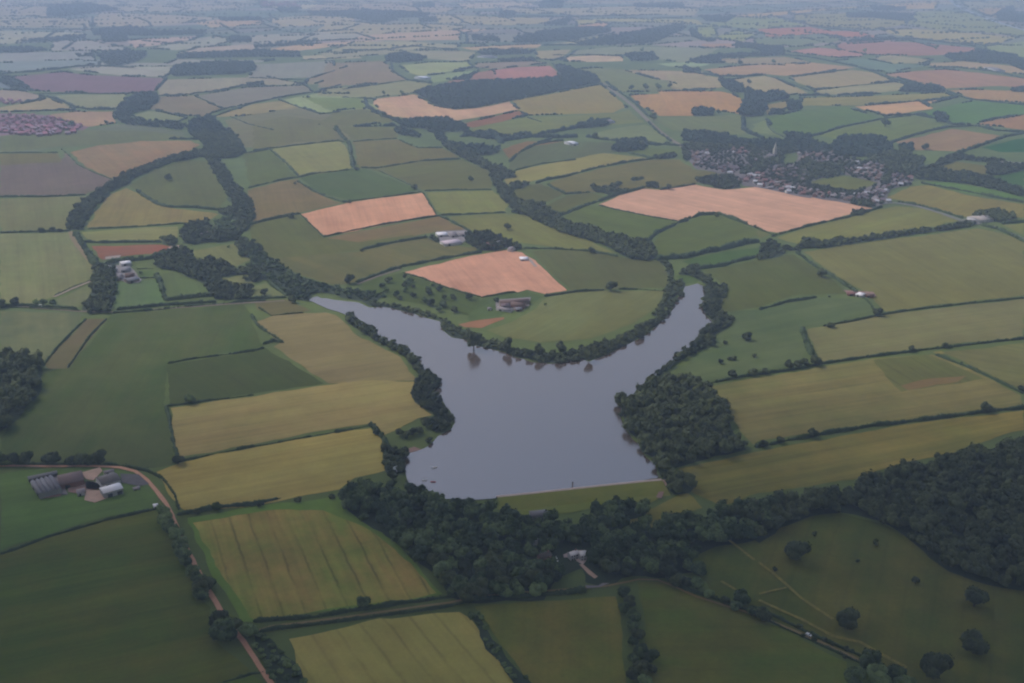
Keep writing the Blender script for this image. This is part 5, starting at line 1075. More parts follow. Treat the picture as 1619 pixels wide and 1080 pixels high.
qb('Z', '590,650 790,640 800,700 600,710', 4, 1.8, 1, M_RB, M_WB, 'brown-roofed farmhouse at the small left farm', 'house', 'farmhouse', FS, chimney=True, windows=3)
qb('Z', '590,790 860,720 890,800 620,850', 4, 1.8, 1, M_RG, M_W, 'grey slate roofed barn lowest at the small left farm', 'barn', 'barn', FS)
qb('Z', '500,500 690,490 690,580 510,590', 3.6, 1.4, 1, M_RG, M_WG, 'grey shed in the middle of the small left farm', 'shed', 'shed', FS)
FC = 'white farm sheds in mid distance'
qb('Y', '145,128 260,118 260,152 150,160', 4, 1, 1, M_RW, M_WW, 'left of the three upper white farm sheds', 'barn', 'barn', FC)
qb('Y', '285,120 365,113 362,160 290,165', 4, 1, 1, M_RP, M_WW, 'middle of the three upper white farm sheds', 'barn', 'barn', FC)
qb('Y', '385,122 510,108 522,145 392,158', 4, 1, 1, M_RP, M_WW, 'right of the three upper white farm sheds', 'barn', 'barn', FC)
qb('Y', '200,228 380,200 428,238 225,262', 4, 1.2, 1, mcol('roof_pinkish', (.62, .5, .55), .05), M_WW, 'long pinkish-white shed in front of the three white sheds', 'barn', 'barn', FC)
qb('Y', '715,240 790,232 795,270 722,278', 5, 2.2, 1, M_RR, M_WB, 'red brick farmhouse among dark trees', 'house', 'farmhouse', chimney=True, windows=3)
qb('Y', '670,200 715,195 722,222 680,228', 4.4, 1.8, 1, M_RG, M_W, 'small grey-roofed cottage left behind the red brick farmhouse', 'house', 'cottage', windows=2)
qb('Y', '835,222 890,212 895,240 840,250', 4.4, 1.8, 1, M_RG, M_WW, 'grey-roofed cottage right of the red brick farmhouse', 'house', 'cottage', windows=2)
qb('Y', '968,285 1020,292 1030,325 980,320', 4, 1.4, 1, M_RP, M_WW, 'pale cottage at the top corner of the middle pink field', 'house', 'cottage', windows=2)
qb('Y', '1090,405 1180,402 1178,432 1095,434', 2.6, .6, 1, M_RW, M_WW, 'low white shed on the edge of the middle pink field', 'shed', 'shed')
FD = 'brown-roofed farm by the middle pink field'
qb('Y', '865,900 1190,880 1195,912 870,940', 4.4, 2, 1, M_RB, M_W, 'longest brown-roofed range of the farm below the middle pink field', 'barn', 'barn', FD, doors=2)
qb('Y', '1010,915 1160,930 1140,968 1000,950', 4.4, 1.8, 1, M_RB, M_WB, 'brown-roofed farmhouse right of the farm below the pink field', 'house', 'farmhouse', FD, windows=3, chimney=True)
qb('Y', '870,940 960,930 970,960 880,968', 4, 1.6, 1, mcol('roof_mauve', (.22, .16, .18)), M_W, 'mauve-roofed barn left in the farm below the pink field', 'barn', 'barn', FD)
qb('Y', '840,968 1000,995 1000,1020 840,995', 3, 1, 1, M_RP, M_WW, 'pale low shed in front of the farm below the pink field', 'shed', 'shed', FD)
qb('Y', '1040,980 1110,975 1112,1000 1045,1005', 3, 1, 1, M_RG, M_W, 'small grey shed right front of the farm below the pink field', 'shed', 'shed', FD)
qb('Y', '725,980 768,980 768,996 728,998', 2.6, .6, 1, M_RP, M_WW, 'tiny pale hut alone left of the brown-roofed farm', 'hut', 'hut')
# clearing in the wood
qb('Q', '770,330 890,298 915,355 800,388', 5, 2, 1, mcol('roof_pink', (.85, .78, .78), .06), M_WW, 'left pink-roofed house in the wood clearing below the dam', 'house', 'house', chimney=True, windows=3)
qb('Q', '925,318 1020,300 1045,370 950,388', 5, 2, 1, mcol('roof_pink2', (.86, .8, .8), .06), M_WW, 'right pink-roofed house in the wood clearing below the dam', 'house', 'house', windows=2)
qb('Q', '300,370 470,310 495,380 340,430', 8, 2, 1, mcol('roof_umber', (.11, .085, .075)), M_WB, 'brown roof half hidden among trees left of the clearing', 'house', 'house', chimney=True, windows=3)
qb('N', '110,265 190,258 200,280 120,288', 9, 1.6, 1, M_RG, M_WG, 'grey roof half hidden in the wood just below the dam', 'house', 'house', windows=2)
def tent(v, x, y, r, h, lab):
    p = at(v, x, y); root = empty('marquee', p, lab, 'tent'); n = 10; V0 = []; 
    for rr, zz in ((r, .0), (r, h * .55), (r * 1.08, h * .52), (r * .5, h * .85), (.05, h * 1.15)):
        V0 += [(math.cos(2 * math.pi * i / n) * rr, math.sin(2 * math.pi * i / n) * rr, zz) for i in range(n)]
    Fq = lambda a: [(a * n + i, a * n + (i + 1) % n, (a + 1) * n + (i + 1) % n, (a + 1) * n + i) for i in range(n)]
    new_obj('side_wall', np_mesh('side_wall', V0[:2 * n], [Fq(0)], [M_WW]), root); new_obj('canopy', np_mesh('canopy', V0[2 * n:], [Fq(0) + Fq(1)], [M_RW]), root)
p_ = tent('Q', 578, 560, 2.6, 8.6, 'bright white round tent among trees left of the house drive'); tent('Q', 250, 203, 2.6, 9.2, 'dim pale round tent among trees in the wood')
qb('I', '740,938 765,932 770,950 748,955', 4, 1.2, 1, mcol('roof_blue', (.5, .55, .58), .05), M_WW, 'pale blue-white boathouse between trees at the lake corner', 'boathouse', 'boathouse')
qb('G', '1215,510 1290,500 1305,530 1230,540', 5, 2.4, 1, mcol('roof_cream', (.5, .42, .38), .06), M_WW, 'cream-roofed farmhouse beside the long tree hedge at right', 'house', 'farmhouse', chimney=True, windows=3)
qb('G', '1170,528 1230,535 1228,545 1172,540', 3, 1, 1, M_RG, M_WG, 'long grey shed left of the cream-roofed farmhouse', 'shed', 'shed')
qb('G', '560,940 600,950 600,965 560,958', 3, .8, 1, M_RW, M_WW, 'small white shed beside the reddish yard in the right fields', 'shed', 'shed')
qb('G', '500,940 560,942 560,955 505,952', 3, 1, 1, M_RR, M_WB, 'left red-roofed shed in the right fields', 'shed', 'shed'); qb('G', '610,948 655,955 655,966 612,962', 3, 1, 1, M_RB, M_WB, 'right brown-roofed shed in the right fields', 'shed', 'shed')
qb('G', '1375,195 1440,200 1440,215 1378,212', 4, 1.4, 1, M_RP, M_WW, 'left pale barn at the right edge behind dark wood', 'barn', 'barn'); qb('G', '1450,202 1500,206 1500,218 1452,216', 4, 1.4, 1, M_RP, M_W, 'right pale barn at the right edge behind dark wood', 'barn', 'barn')
qb('F', '355,84 385,80 388,98 358,102', 5, 2, 1, M_RW, M_WW, 'white far barn beside dark trees left of the village', 'barn', 'barn'); qb('B', '1250,565 1272,562 1274,578 1252,580', 5, 2, 1, M_RP, M_WW, 'small far cottage at the end of the hazy tree hedge', 'house', 'cottage', windows=1)
qb('B', '370,362 398,358 400,370 372,374', 6, 2, 1, M_RW, M_WW, 'white far house under the bright green field', 'house', 'house'); qb('B', '675,262 705,258 706,272 678,275', 6, 2, 1, M_RP, M_WW, 'pale building of the far farm near top centre', 'barn', 'barn')
qb('D', '1120,600 1240,592 1240,606 1125,612', 4, 1.6, 1, M_RP, M_WB, 'pale roofed farm range between dark plantation blocks', 'barn', 'barn'); qb('C', '1455,318 1495,318 1495,335 1458,335', 6, 2, 1, M_RP, M_WW, 'pale far farm building at the right above the rose field', 'barn', 'barn')
# church
cp = at('R', 1170, 245); ch = empty('church', cp, 'stone village church with tall tower and spire', 'church'); M_ST = mcol('church_stone', (.36, .33, .29), .08)
def boxm(nm, x0, x1, y0, y1, z0, z1, m, par):
    V0 = [(x, y, z) for z in (z0, z1) for x, y in ((x0, y0), (x1, y0), (x1, y1), (x0, y1))]
    return new_obj(nm, np_mesh(nm, V0, [[(0, 3, 2, 1), (4, 5, 6, 7), (0, 1, 5, 4), (1, 2, 6, 5), (2, 3, 7, 6), (3, 0, 4, 7)]], [m]), par)
def gable(nm, x0, x1, y0, y1, z, r, m, par):
    ym = (y0 + y1) / 2; V0 = [(x0, y0, z), (x1, y0, z), (x1, ym, z + r), (x0, ym, z + r), (x1, y1, z), (x0, y1, z)]
    return new_obj(nm, np_mesh(nm, V0, [[(0, 1, 2, 3), (3, 2, 4, 5)], [(1, 4, 2), (0, 3, 5)]], [m]), par)
tw = boxm('tower', -3.6, 3.6, -3.6, 3.6, 0, 22, M_ST, ch); V0 = [(x, y, 22) for x, y in ((-3.2, -3.2), (3.2, -3.2), (3.2, 3.2), (-3.2, 3.2))] + [(0, 0, 40)]
new_obj('spire', np_mesh('spire', V0, [[(0, 1, 4), (1, 2, 4), (2, 3, 4), (3, 0, 4)]], [M_ST]), ch); boxm('parapet', -3.9, 3.9, -3.9, 3.9, 21, 22.2, M_ST, tw)
boxm('nave', 3.7, 26, -5, 5, 0, 8, M_ST, ch); gable('nave_roof', 3.62, 26.4, -5.5, 5.5, 8.03, 4, M_RP, ch); boxm('chancel', 26.1, 36, -3.5, 3.5, 0, 6, M_ST, ch); gable('chancel_roof', 26.5, 36.4, -4, 4, 6.03, 3, M_RP, ch)
for i in range(4): boxm('window', 7 + i * 5, 8.4 + i * 5, -5.06, -4.98, 2, 6, M_GL, ch)
ch.rotation_euler = (0, 0, math.radians(-150)); ch.scale = (.9,) * 3
# ---- village and town houses: small copies
def house_mesh(L, W, z, r, roofm, wallm, wing):
    V0, F4, F3, mi4, mi3 = [], [], [], [], []
    def blk(x0, x1, y0, y1, z, r):
        s = len(V0); ym = (y0 + y1) / 2; o = .35
        V0.extend([(x0, y0, 0), (x1, y0, 0), (x1, y1, 0), (x0, y1, 0), (x0, y0, z), (x1, y0, z), (x1, y1, z), (x0, y1, z), (x0, ym, z + r - .02), (x1, ym, z + r - .02)])
        F4.extend([(s, s + 1, s + 5, s + 4), (s + 1, s + 2, s + 6, s + 5), (s + 2, s + 3, s + 7, s + 6), (s + 3, s, s + 4, s + 7)]); mi4.extend([1] * 4); F3.extend([(s + 5, s + 6, s + 9), (s + 7, s + 4, s + 8)]); mi3.extend([1] * 2)
        t = len(V0); V0.extend([(x0 - o, y0 - o, z - .1), (x1 + o, y0 - o, z - .1), (x1 + o, ym, z + r + .1), (x0 - o, ym, z + r + .1), (x1 + o, y1 + o, z - .1), (x0 - o, y1 + o, z - .1)]); F4.extend([(t, t + 1, t + 2, t + 3), (t + 3, t + 2, t + 4, t + 5)]); mi4.extend([0] * 2)
    blk(-L / 2, L / 2, -W / 2, W / 2, z, r)
    if wing: blk(-L / 2 - 4, -L / 2 - .05, -W / 2 + .8, W / 2 - 1.2, z - 2, r * .6)
    s = len(V0); V0.extend([(L * .3 + i * .9, -.4 + j * .8, z + r * .6 + h) for h in (0, r * .4 + 1.4) for (i, j) in ((0, 0), (1, 0), (1, 1), (0, 1))]); F4.extend([(s, s + 1, s + 5, s + 4), (s + 1, s + 2, s + 6, s + 5), (s + 2, s + 3, s + 7, s + 6), (s + 3, s, s + 4, s + 7), (s + 4, s + 5, s + 6, s + 7)]); mi4.extend([2] * 5)
    for i in range(3):
        for h in (.9, 3.2):
            for sy in (-1, 1):
                s = len(V0); x = -L / 2 + L * (i + .5) / 3; y = sy * (W / 2 + .04); q = [(x - .6, y, h), (x + .6, y, h), (x + .6, y, h + 1.2), (x - .6, y, h + 1.2)]; V0.extend(q if sy < 0 else q[::-1]); F4.append((s, s + 1, s + 2, s + 3)); mi4.append(3)
    return np_mesh('house', V0, [F4, F3], [roofm, wallm, M_WB, M_GL], mi=mi4 + mi3)
M_RM = mcol('roof_mauve_slate', (.15, .115, .135)); M_RK = mcol('roof_rose', (.42, .15, .19)); M_RK2 = mcol('roof_rose_dark', (.30, .12, .17))
HM = {'brown': [house_mesh(11, 7, 5, 3, M_RB, M_W, 1), house_mesh(10, 8, 5, 3, mcol('roof_brown2', (.22, .15, .13)), M_WB, 0)], 'mauve': [house_mesh(11, 7.5, 5, 3, M_RM, M_W, 0), house_mesh(9, 8, 4.8, 2.8, M_RM, M_WB, 1)],
      'pale': [house_mesh(11, 7.5, 5, 2.8, M_RP, M_WR, 0), house_mesh(12, 7, 4.6, 2.6, M_RP, M_W, 1)], 'white': [house_mesh(11, 8, 5, 2.6, mcol('roof_silver', (.50, .48, .52), .05), M_WW, 0)], 'red': [house_mesh(10, 7.5, 5, 3, M_RT, M_WB, 0), house_mesh(11, 7, 5, 3, M_RR, M_WB, 1)],
      'rose': [house_mesh(14, 10, 6, 3.5, M_RK, M_WB, 0), house_mesh(12, 10, 6, 3.5, M_RK2, M_WB, 1), house_mesh(14, 9, 6, 3.4, mcol('roof_rose_pale', (.38, .24, .29)), M_WB, 0)]}
HN = 0; HQ = []
def house(*a): HQ.append(a if len(a) == 6 else a + (1.0,))
def put_house(p, kind, label, group, rz, sc_=1.0):
    global HN; HN += 1
    o = bpy.data.objects.new('house', random.choice(HM[kind])); COL.objects.link(o); o.location = p; o.rotation_euler = (0, 0, rz); o.scale = (sc_,) * 3
    return tag(o, label, 'house', group)
def cluster(v, s, sp, kinds, label, group, base=0.3, maxn=40, sc_=1.0):
    P = fill(gpoly(v, s), sp); random.shuffle(P)
    for x, y in P[:maxn]:
        k = random.choice(kinds); house((x, y, 0), k, label.format(k), group, base + random.choice((0, math.pi / 2)) + random.uniform(-.15, .15), sc_ * random.uniform(.78, 1.02))
cluster('R', '90,180 330,160 350,300 180,380 110,260', 19, ['mauve', 'pale', 'mauve', 'brown'], '{}-roofed house in the leftmost village cluster', 'leftmost village houses', .5, 22)
cluster('R', '380,330 640,330 740,420 600,450 400,380', 19, ['mauve', 'brown', 'mauve'], '{}-roofed house in the row below the small village paddock', 'houses below the small paddock', -.3, 16)
cluster('R', '530,120 860,130 860,200 540,200', 22, ['brown', 'pale', 'red'], '{}-roofed house behind the small village paddock', 'houses behind the small paddock', .1, 12)
cluster('R', '720,470 1030,450 1020,530 760,570', 18, ['brown', 'red', 'mauve'], '{}-roofed house in the left of the lower village street', 'lower street houses, left', -.2, 16)
cluster('R', '960,550 1250,540 1400,620 1590,640 1600,730 1400,700 1150,650 1000,610', 19, ['brown', 'red', 'pale', 'red'], '{}-roofed house in the lower village street beside the pink field', 'lower street houses', -.2, 24)
cluster('R', '1050,420 1550,380 1600,560 1300,520', 24, ['mauve', 'brown', 'mauve'], '{}-roofed house among trees below the church', 'houses below the church', .4, 24)
cluster('R', '950,180 1100,170 1100,260 1000,300 930,300', 20, ['mauve', 'pale'], '{}-roofed house just left of the church', 'houses left of the church', .4, 8)
cluster('S', '20,150 260,130 570,220 600,290 300,320 30,260', 20, ['mauve', 'brown', 'pale', 'brown'], '{}-roofed house on the upper street right of the church', 'upper street houses', .2, 26)
cluster('S', '630,400 780,370 860,310 1100,350 1100,520 1030,540 800,490 640,460', 18, ['brown', 'pale', 'mauve', 'brown'], '{}-roofed house of the block above the village paddock', 'houses above the village paddock', .1, 34)
cluster('S', '1180,450 1340,440 1480,520 1470,580 1200,620', 19, ['mauve', 'brown', 'pale'], '{}-roofed house at the right end of the village', 'right end houses', .7, 14)
cluster('S', '0,650 400,690 700,750 680,810 200,740 0,710', 19, ['brown', 'red', 'mauve', 'pale'], '{}-roofed house in the street under the village paddock', 'houses under the paddock', -.25, 20)
cluster('S', '700,720 920,680 1200,600 1180,690 1080,850 920,840 720,790', 19, ['mauve', 'brown', 'pale', 'mauve'], '{}-roofed house in the near corner of the village', 'near corner houses', .6, 22)
WH = [('R', 855, 475), ('R', 910, 490), ('R', 965, 495), ('R', 600, 450), ('R', 930, 565), ('R', 985, 608), ('R', 1345, 640), ('R', 1400, 650), ('R', 1345, 690), ('R', 450, 520), ('R', 300, 200), ('R', 410, 345), ('S', 760, 315), ('S', 800, 398), ('S', 900, 400), ('S', 890, 712), ('S', 760, 732), ('S', 1010, 818), ('S', 1165, 812), ('S', 1330, 598), ('S', 1060, 675), ('S', 1130, 680)]
WL = ['left of three white houses in a row below the church', 'middle of three white houses in a row below the church', 'right of three white houses in a row below the church', 'white house at the left end of the lower street', 'white house in the lower village street', 'white house nearest the top of the pink field', 'upper white house by the pink field edge', 'right white house by the pink field edge', 'lower white house by the pink field edge', 'pink-white house among the dark trees above the pink field',
      'pale long roofed house in the leftmost village cluster', 'pale house left of the small village paddock', 'white house above the upper paddock block', 'left bright house in the block above the paddock', 'right bright house in the block above the paddock', 'bright white house in the near corner trees', 'white house left in the near corner trees', 'white house at the near tip of the village', 'brightest white house at the road out of the village', 'white house at the right end of the village', 'left small white house above the road out of the village', 'right small white house above the road out of the village']
for (v, x, y), l in zip(WH, WL): house(at(v, x, y), 'white', l, 'white village houses', random.uniform(-.6, .6), .92)
house(at('S', 1440, 525), 'red', 'red-roofed house at the far right end of the village', None, .3, 1.2)
cluster('A', '0,545 180,550 290,565 400,602 350,638 180,648 0,640', 21, ['rose', 'rose', 'rose'], '{}-red roofed house in the hazy town at the left edge', 'houses of the red-roofed town', .2, 130, 1.0)
cluster('A', '0,470 100,480 110,495 0,500', 26, ['mauve', 'rose'], '{}-roofed house in the upper part of the hazy left town', 'upper houses of the left town', .2, 24, 1.1)
cluster('A', '1230,14 1400,18 1430,38 1240,34', 90, ['white', 'pale'], '{}-roofed building in the very far pale town at top', 'very far town buildings', .2, 40, 3.2)
HQ.sort(key=lambda a: Vector(a[0]).length)
for a in HQ[:292]: put_house(*a)
vs, f4, f3, mi4, mi3, mats = [], [], [], [], [], [M_RK, M_WB, M_RK2]; nv = 0      # the farthest ones, past three hundred, as one mass
tv, tf = [(-6, -4, 0), (6, -4, 0), (6, 4, 0), (-6, 4, 0), (-6, -4, 5), (6, -4, 5), (6, 4, 5), (-6, 4, 5), (-6, 0, 8), (6, 0, 8)], 0
for i, a in enumerate(HQ[292:]):
    c_, s_ = math.cos(a[4]) * a[5], math.sin(a[4]) * a[5]
    vs += [(x * c_ - y * s_ + a[0][0], x * s_ + y * c_ + a[0][1], z * a[5]) for x, y, z in tv]
    f4 += [tuple(nv + k for k in q) for q in ((0, 1, 5, 4), (1, 2, 6, 5), (2, 3, 7, 6), (3, 0, 4, 7), (4, 5, 9, 8), (8, 9, 6, 7))]; mi4 += [1] * 4 + [0 if i % 2 else 2] * 2
    f3 += [(nv + 5, nv + 6, nv + 9), (nv + 7, nv + 4, nv + 8)]; mi3 += [1, 1]; nv += 10
tag(new_obj('town_houses', np_mesh('town_houses', vs, [f4, f3], mats, mi=mi4 + mi3)), 'farthest hazy roofs of the distant towns', 'houses', kind='stuff')
# ---- vehicles, boats
def prism(nm, prof, w, m, par, off=(0, 0, 0)):
    """side profile (x,z) extruded across y"""
    n = len(prof); V0 = [(x + off[0], -w / 2 + off[1], z + off[2]) for x, z in prof] + [(x + off[0], w / 2 + off[1], z + off[2]) for x, z in prof]
    me = bpy.data.meshes.new(nm); me.from_pydata(V0, [], [tuple(range(n - 1, -1, -1)), tuple(range(n, 2 * n))] + [(i, (i + 1) % n, (i + 1) % n + n, i + n) for i in range(n)]); me.materials.append(m); me.validate(); me.update()
    return new_obj(nm, me, par)
M_PW = plain('paint_white', (.75, .75, .76), .03, 1, .3, .5); M_TY = plain('tyre', (.02, .02, .02)); 
def vehicle(p, rz, lab, van):
    o = empty('van' if van else 'car', p, lab, 'van' if van else 'car'); o.rotation_euler = (0, 0, rz)
    prof = [(-2.5, .4), (2.5, .4), (2.6, 1.0), (2.0, 1.2), (1.4, 2.1), (-2.4, 2.15), (-2.5, 1.8)] if van else [(-2.1, .35), (2.1, .35), (2.15, .8), (1.1, .95), (.5, 1.45), (-1.3, 1.45), (-2.0, .95)]
    prism('body', prof, 1.9, M_PW, o)
    prism('windscreen', [(2.0, 1.27), (1.5, 2.02), (1.56, 2.06), (2.06, 1.3)] if van else [(1.12, .99), (.56, 1.42), (.62, 1.45), (1.2, 1.01)], 1.6, M_GL, o)
    for x in (-1.4, 1.4):
        for y in (-.85, .85):
            c = [(x + .36 * math.cos(a * .628), .36 + .36 * math.sin(a * .628)) for a in range(10)]; prism('wheel', c, .24, M_TY, o, (0, y, 0))
a, b_ = at('H', 205, 82), at('H', 260, 88); pz = at('H', 218, 84); vehicle(Vector((pz.x, pz.y, .76)), math.atan2((b_ - a).y, (b_ - a).x), 'white van on the road under the pale field at the left edge', True)
a, b_ = at('O', 200, 845), at('O', 260, 872); pz = at('O', 234, 858); vehicle(Vector((pz.x, pz.y, .76)), math.atan2((b_ - a).y, (b_ - a).x), 'white car on the lane below the park meadow', False)
def boat(v, x, y, L, rz, m, lab):
    o = empty('dinghy', at(v, x, y, .75), lab, 'boat', None, rz); V0, Fq = [], []; st = 7
    for i in range(st):
        t = i / (st - 1); w = L * .19 * math.sin(math.pi * min(1, .18 + t * .82)) ** .6 * (1 if t < 1 else .05) + .02; xx = (t - .5) * L
        V0 += [(xx, -w, .5), (xx, -w * .7, -.1), (xx, w * .7, -.1), (xx, w, .5), (xx, w * .85, .48), (xx, w * .6, .05), (xx, -w * .6, .05), (xx, -w * .85, .48)]
    for i in range(st - 1):
        for k in range(8): Fq.append((i * 8 + k, (i + 1) * 8 + k, (i + 1) * 8 + (k + 1) % 8, i * 8 + (k + 1) % 8))
    Fq += [(0, 1, 6, 7), (1, 2, 5, 6), (2, 3, 4, 5)]
    new_obj('hull', np_mesh('hull', V0, [Fq], [m]), o); boxm('thwart', -.2, .2, -L * .15, L * .15, .3, .36, M_BARK, o); boxm('thwart', L * .2, L * .2 + .35, -L * .12, L * .12, .3, .36, M_BARK, o)
    return o
M_RED = plain('paint_red', (.45, .12, .14), .05, 1, .4, .4)
boat('I', 968, 945, 5.5, .3, M_PW, 'upper white dinghy moored on the lake near the left shore'); boat('I', 915, 1012, 4.5, .1, M_PW, 'lower white dinghy next to the red boat on the lake'); boat('I', 962, 1020, 5.0, -.1, M_RED, 'red boat moored at the lower left of the lake')
pz = at('J', 355, 1050); o = empty('valve_post', pz, 'small dark post on the crest of the dam', 'post'); boxm('post', -.5, .5, -.5, .5, 0, 5, M_W, o); boxm('cap', -.7, .7, -.7, .7, 5, 5.4, M_RGD, o)
# ================================================================ FARMLAND BEYOND (outside the traced part) and its far hedges
g = np.arange(-30, 31)
def far_grid():
    ca, sa = math.cos(.35), math.sin(.35); cell = 330.0; V0, Fq, cols = [], [], []; rr = np.random.default_rng(5); n = 121; J = rr.uniform(-.32, .32, (n, n, 2)); pts = np.zeros((n, n, 2))
    for i in range(n):
        for j in range(n):
            x = (i - n / 2 + J[i, j, 0]) * cell * 1.15; y = (j - n / 2 + J[i, j, 1]) * cell; pts[i, j] = (x * ca - y * sa, x * sa + y * ca)
    pal = [(.20, .19, .11), (.15, .17, .09), (.11, .15, .08), (.24, .21, .14), (.30, .22, .16), (.13, .15, .09), (.17, .18, .11), (.21, .17, .13), (.09, .13, .07), (.34, .24, .19)]
    hs = []; k = 0
    def vis(c):      # inside the photographed wedge nearer than about 7.2 km: already traced
        return c[1] > 350 and abs(c[0]) < c[1] * .52 + 250 and c[1] < 5200
    for i in range(n - 1):
        for j in range(n - 1):
            q = [pts[i, j], pts[i + 1, j], pts[i + 1, j + 1], pts[i, j + 1]]; c = sum(q) / 4
            if vis(c): continue
            if c[0] ** 2 + c[1] ** 2 < 250 ** 2: pass
            ctr = c; sh = .985
            V0 += [tuple(ctr + (p - ctr) * sh) + (.03,) for p in q]; Fq.append((k, k + 1, k + 2, k + 3)); k += 4; cols.append(pal[rr.integers(len(pal))])
            if rr.random() < .75: hs.append((q[0], q[1]))
            if rr.random() < .75: hs.append((q[0], q[3]))
    m, nt, b = mat_new('distant_fields'); at_ = N(nt, 'ShaderNodeAttribute', attribute_name='crop'); tc = N(nt, 'ShaderNodeTexCoord'); nz = remap(nt, noise_node(nt, tc.outputs['Object'], .01, 4, .6), .25, .75, .82, 1.18)
    vm = N(nt, 'ShaderNodeVectorMath', operation='SCALE'); nt.links.new(at_.outputs['Color'], vm.inputs[0]); nt.links.new(nz, vm.inputs['Scale']); nt.links.new(vm.outputs[0], b.inputs['Base Color']); b.inputs['Roughness'].default_value = .95; b.inputs['Specular IOR Level'].default_value = .08
    me = np_mesh('distant_fields', V0, [np.array(Fq)], [m]); A_ = me.attributes.new('crop', 'FLOAT_COLOR', 'FACE'); A_.data.foreach_set('color', np.array([(*c, 1) for c in cols], np.float32).ravel())
    tag(new_obj('distant_fields', me), kind='structure')
    S = []
    for a, b in hs:
        L = np.linalg.norm(b - a); dist = np.linalg.norm((a + b) / 2)
        if dist > 14000: continue
        stp = 9 if dist < 2500 else 20 if dist < 6000 else 34
        for t in np.arange(0, 1, stp / L):
            p = a + (b - a) * t
            if p[1] > 350 and abs(p[0]) < p[1] * .6 + 15 and p[1] < 5000: continue
            if rr.random() < .7: S.append((p[0] + rr.uniform(-2, 2), p[1] + rr.uniform(-2, 2), -.6, stp * rr.uniform(.3, .55) if stp < 25 else rr.uniform(6, 12), .7))
    # bushy hedge lines round the far traced fields
    for ol in OUTLINES:
        c = np.mean([q[:2] for q in ol], axis=0)
        if c[1] < 2900: continue
        sd = rr.uniform(0, 99)
        for i in range(len(ol)):
            a, b = np.array(ol[i][:2]), np.array(ol[(i + 1) % len(ol)][:2])
            if ol[i][2] and ol[(i + 1) % len(ol)][2]: continue
            L = np.linalg.norm(b - a); dist = np.linalg.norm((a + b) / 2)
            if L < 5 or abs(a[0]) > a[1] * .56 + 60 or abs(b[0]) > b[1] * .56 + 60: continue
            stp = max(9, dist / 380)
            for t in np.arange(0, 1, stp / L):
                p = a + (b - a) * t; k = noise.noise(Vector((p[0] / 90, p[1] / 90, sd)))
                if k > .04: S.append((p[0] + rr.uniform(-3, 3), p[1] + rr.uniform(-3, 3), -.8, (2.6 + dist / 1700) * (rr.uniform(.5, 1.15) + max(0, k)), .9))
    core = [(ICO[1][0] * np.array([1, 1, .75]) + np.array([0, 0, .6]), ICO[1][1], np.zeros((0, 4), int), np.full(len(ICO[1][0]), .4))]
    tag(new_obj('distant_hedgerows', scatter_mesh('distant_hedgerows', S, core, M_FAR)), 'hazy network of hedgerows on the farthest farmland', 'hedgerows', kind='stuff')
    print('far hedge lumps', len(S))
far_grid()
# added overhead deck, out of view, put in to shade the near fields and air
def shade_cloud_bank():
    n = 46; V0 = []; X0, X1, Y0, Y1 = -6500, 6500, -6500, 1400; Z = 950
    def thick(i, j):
        x = X0 + (X1 - X0) * i / n; y = Y0 + (Y1 - Y0) * j / n
        e = min(1 - abs(2 * i / n - 1), (n - j) / n * 1.6, j / n * 2) * 3.2
        e = min(1, e) + .55 * noise.noise(Vector((x / 1300, y / 1300, 0))) * (1.0)
        return x, y, max(0, e)
    for s in (0, 1):
        for i in range(n + 1):
            for j in range(n + 1):
                x, y, e = thick(i, j); q = noise.noise(Vector((x / 500, y / 500, 5))) + .5 * noise.noise(Vector((x / 210, y / 210, 9)))
                V0.append((x, y, Z + (e ** .5 * (260 + 170 * q) if s else -e * 60 * (1 + q)) + (1 if s else 0)))
    m1 = (n + 1) * (n + 1); F4 = []
    for i in range(n):
        for j in range(n):
            if max(thick(i + a, j + b)[2] for a in (0, 1) for b in (0, 1)) <= 0: continue
            a = i * (n + 1) + j; q = (a, a + n + 1, a + n + 2, a + 1); F4.append(q[::-1]); F4.append(tuple(m1 + t for t in q))
    m = bpy.data.materials.new('shade_cloud_skin'); m.use_nodes = True; nt = m.node_tree; nt.nodes.clear()
    o = nt.nodes.new('ShaderNodeOutputMaterial'); mx = nt.nodes.new('ShaderNodeMixShader'); d = nt.nodes.new('ShaderNodeBsdfDiffuse'); t = nt.nodes.new('ShaderNodeBsdfTranslucent')
    d.inputs[0].default_value = (.9, .9, .9, 1); t.inputs[0].default_value = (.9, .9, .92, 1); mx.inputs[0].default_value = .5
    nt.links.new(d.outputs[0], mx.inputs[1]); nt.links.new(t.outputs[0], mx.inputs[2]); nt.links.new(mx.outputs[0], o.inputs[0])
    me = bpy.data.meshes.new('shade_cloud'); me.from_pydata(V0, [], F4); me.materials.append(m); me.validate(); me.update()
    for p in me.polygons: p.use_smooth = True
    c = bpy.data.objects.new('shade_cloud', me); bpy.context.scene.collection.objects.link(c); c['kind'] = 'stuff'; c['label'] = 'broad grey cloudlike deck added unseen above the frame to shade the near fields'
    return c
shade_cloud_bank()
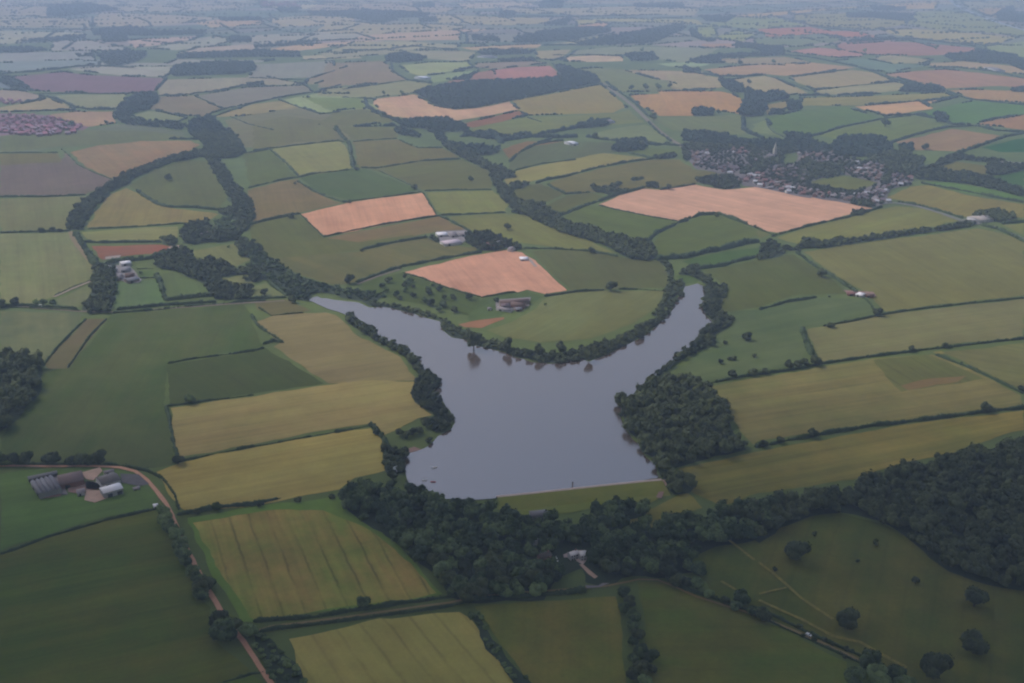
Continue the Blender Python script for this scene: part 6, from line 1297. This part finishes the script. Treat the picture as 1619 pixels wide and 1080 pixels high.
# ================================================================ HAZE, SKY, SUN, CAMERA
m = bpy.data.materials.new('haze_air'); m.use_nodes = True; nt = m.node_tree; nt.nodes.clear(); out = N(nt, 'ShaderNodeOutputMaterial'); v = N(nt, 'ShaderNodeVolumePrincipled'); nt.links.new(v.outputs[0], out.inputs['Volume'])
v.inputs['Density'].default_value = .00016; v.inputs['Color'].default_value = (.62, .765, 1, 1); v.inputs['Anisotropy'].default_value = 0
hr = FARR + 200; V0 = [(x, y, z) for z in (-1.0, H + 5) for x, y in ((-hr, -hr), (hr, -hr), (hr, hr), (-hr, hr))]
tag(new_obj('haze', np_mesh('haze', V0, [[(0, 3, 2, 1), (4, 5, 6, 7), (0, 1, 5, 4), (1, 2, 6, 5), (2, 3, 7, 6), (3, 0, 4, 7)]], [m])), 'thin blue-grey summer haze filling the air over the countryside', 'haze', kind='stuff')
W = bpy.data.worlds.new('World'); sc.world = W; W.use_nodes = True; nt = W.node_tree; s = N(nt, 'ShaderNodeTexSky'); s.sky_type = 'NISHITA'; s.sun_disc = False
EL, AZ = 48, math.radians(-60); s.sun_elevation = math.radians(EL); s.sun_rotation = AZ; s.dust_density = 1.8
nt.links.new(s.outputs[0], nt.nodes['Background'].inputs[0]); nt.nodes['Background'].inputs[1].default_value = .12
Ld = bpy.data.lights.new('sun', 'SUN'); Ld.energy = 1.5; Ld.angle = math.radians(20); Ld.color = (1, .95, .88); o = bpy.data.objects.new('sun', Ld); COL.objects.link(o)
dv = Vector((math.sin(AZ) * math.cos(math.radians(EL)), math.cos(AZ) * math.cos(math.radians(EL)), math.sin(math.radians(EL)))); o.rotation_euler = dv.to_track_quat('Z', 'Y').to_euler()
cam = bpy.data.cameras.new('camera'); cam.sensor_width = 36; cam.lens = F / 1619 * 36; cam.clip_start = 1; cam.clip_end = 60000; o = bpy.data.objects.new('camera', cam); COL.objects.link(o); o.location = (0, 0, H); o.rotation_euler = (math.radians(90) - PITCH, 0, 0); sc.camera = o
sc.view_settings.view_transform = 'Standard'; sc.view_settings.look = 'None'; sc.view_settings.exposure = .5; sc.view_settings.gamma = 1
sc.cycles.volume_bounces = 1; sc.cycles.max_bounces = 6; sc.cycles.diffuse_bounces = 2; sc.cycles.use_denoising = True; sc.cycles.pixel_filter_type = 'BLACKMAN_HARRIS'; sc.cycles.filter_width = 2.1
print('trees', N_TREES, 'houses', HN, 'hedges', len(HD), 'objects', len(bpy.data.objects))
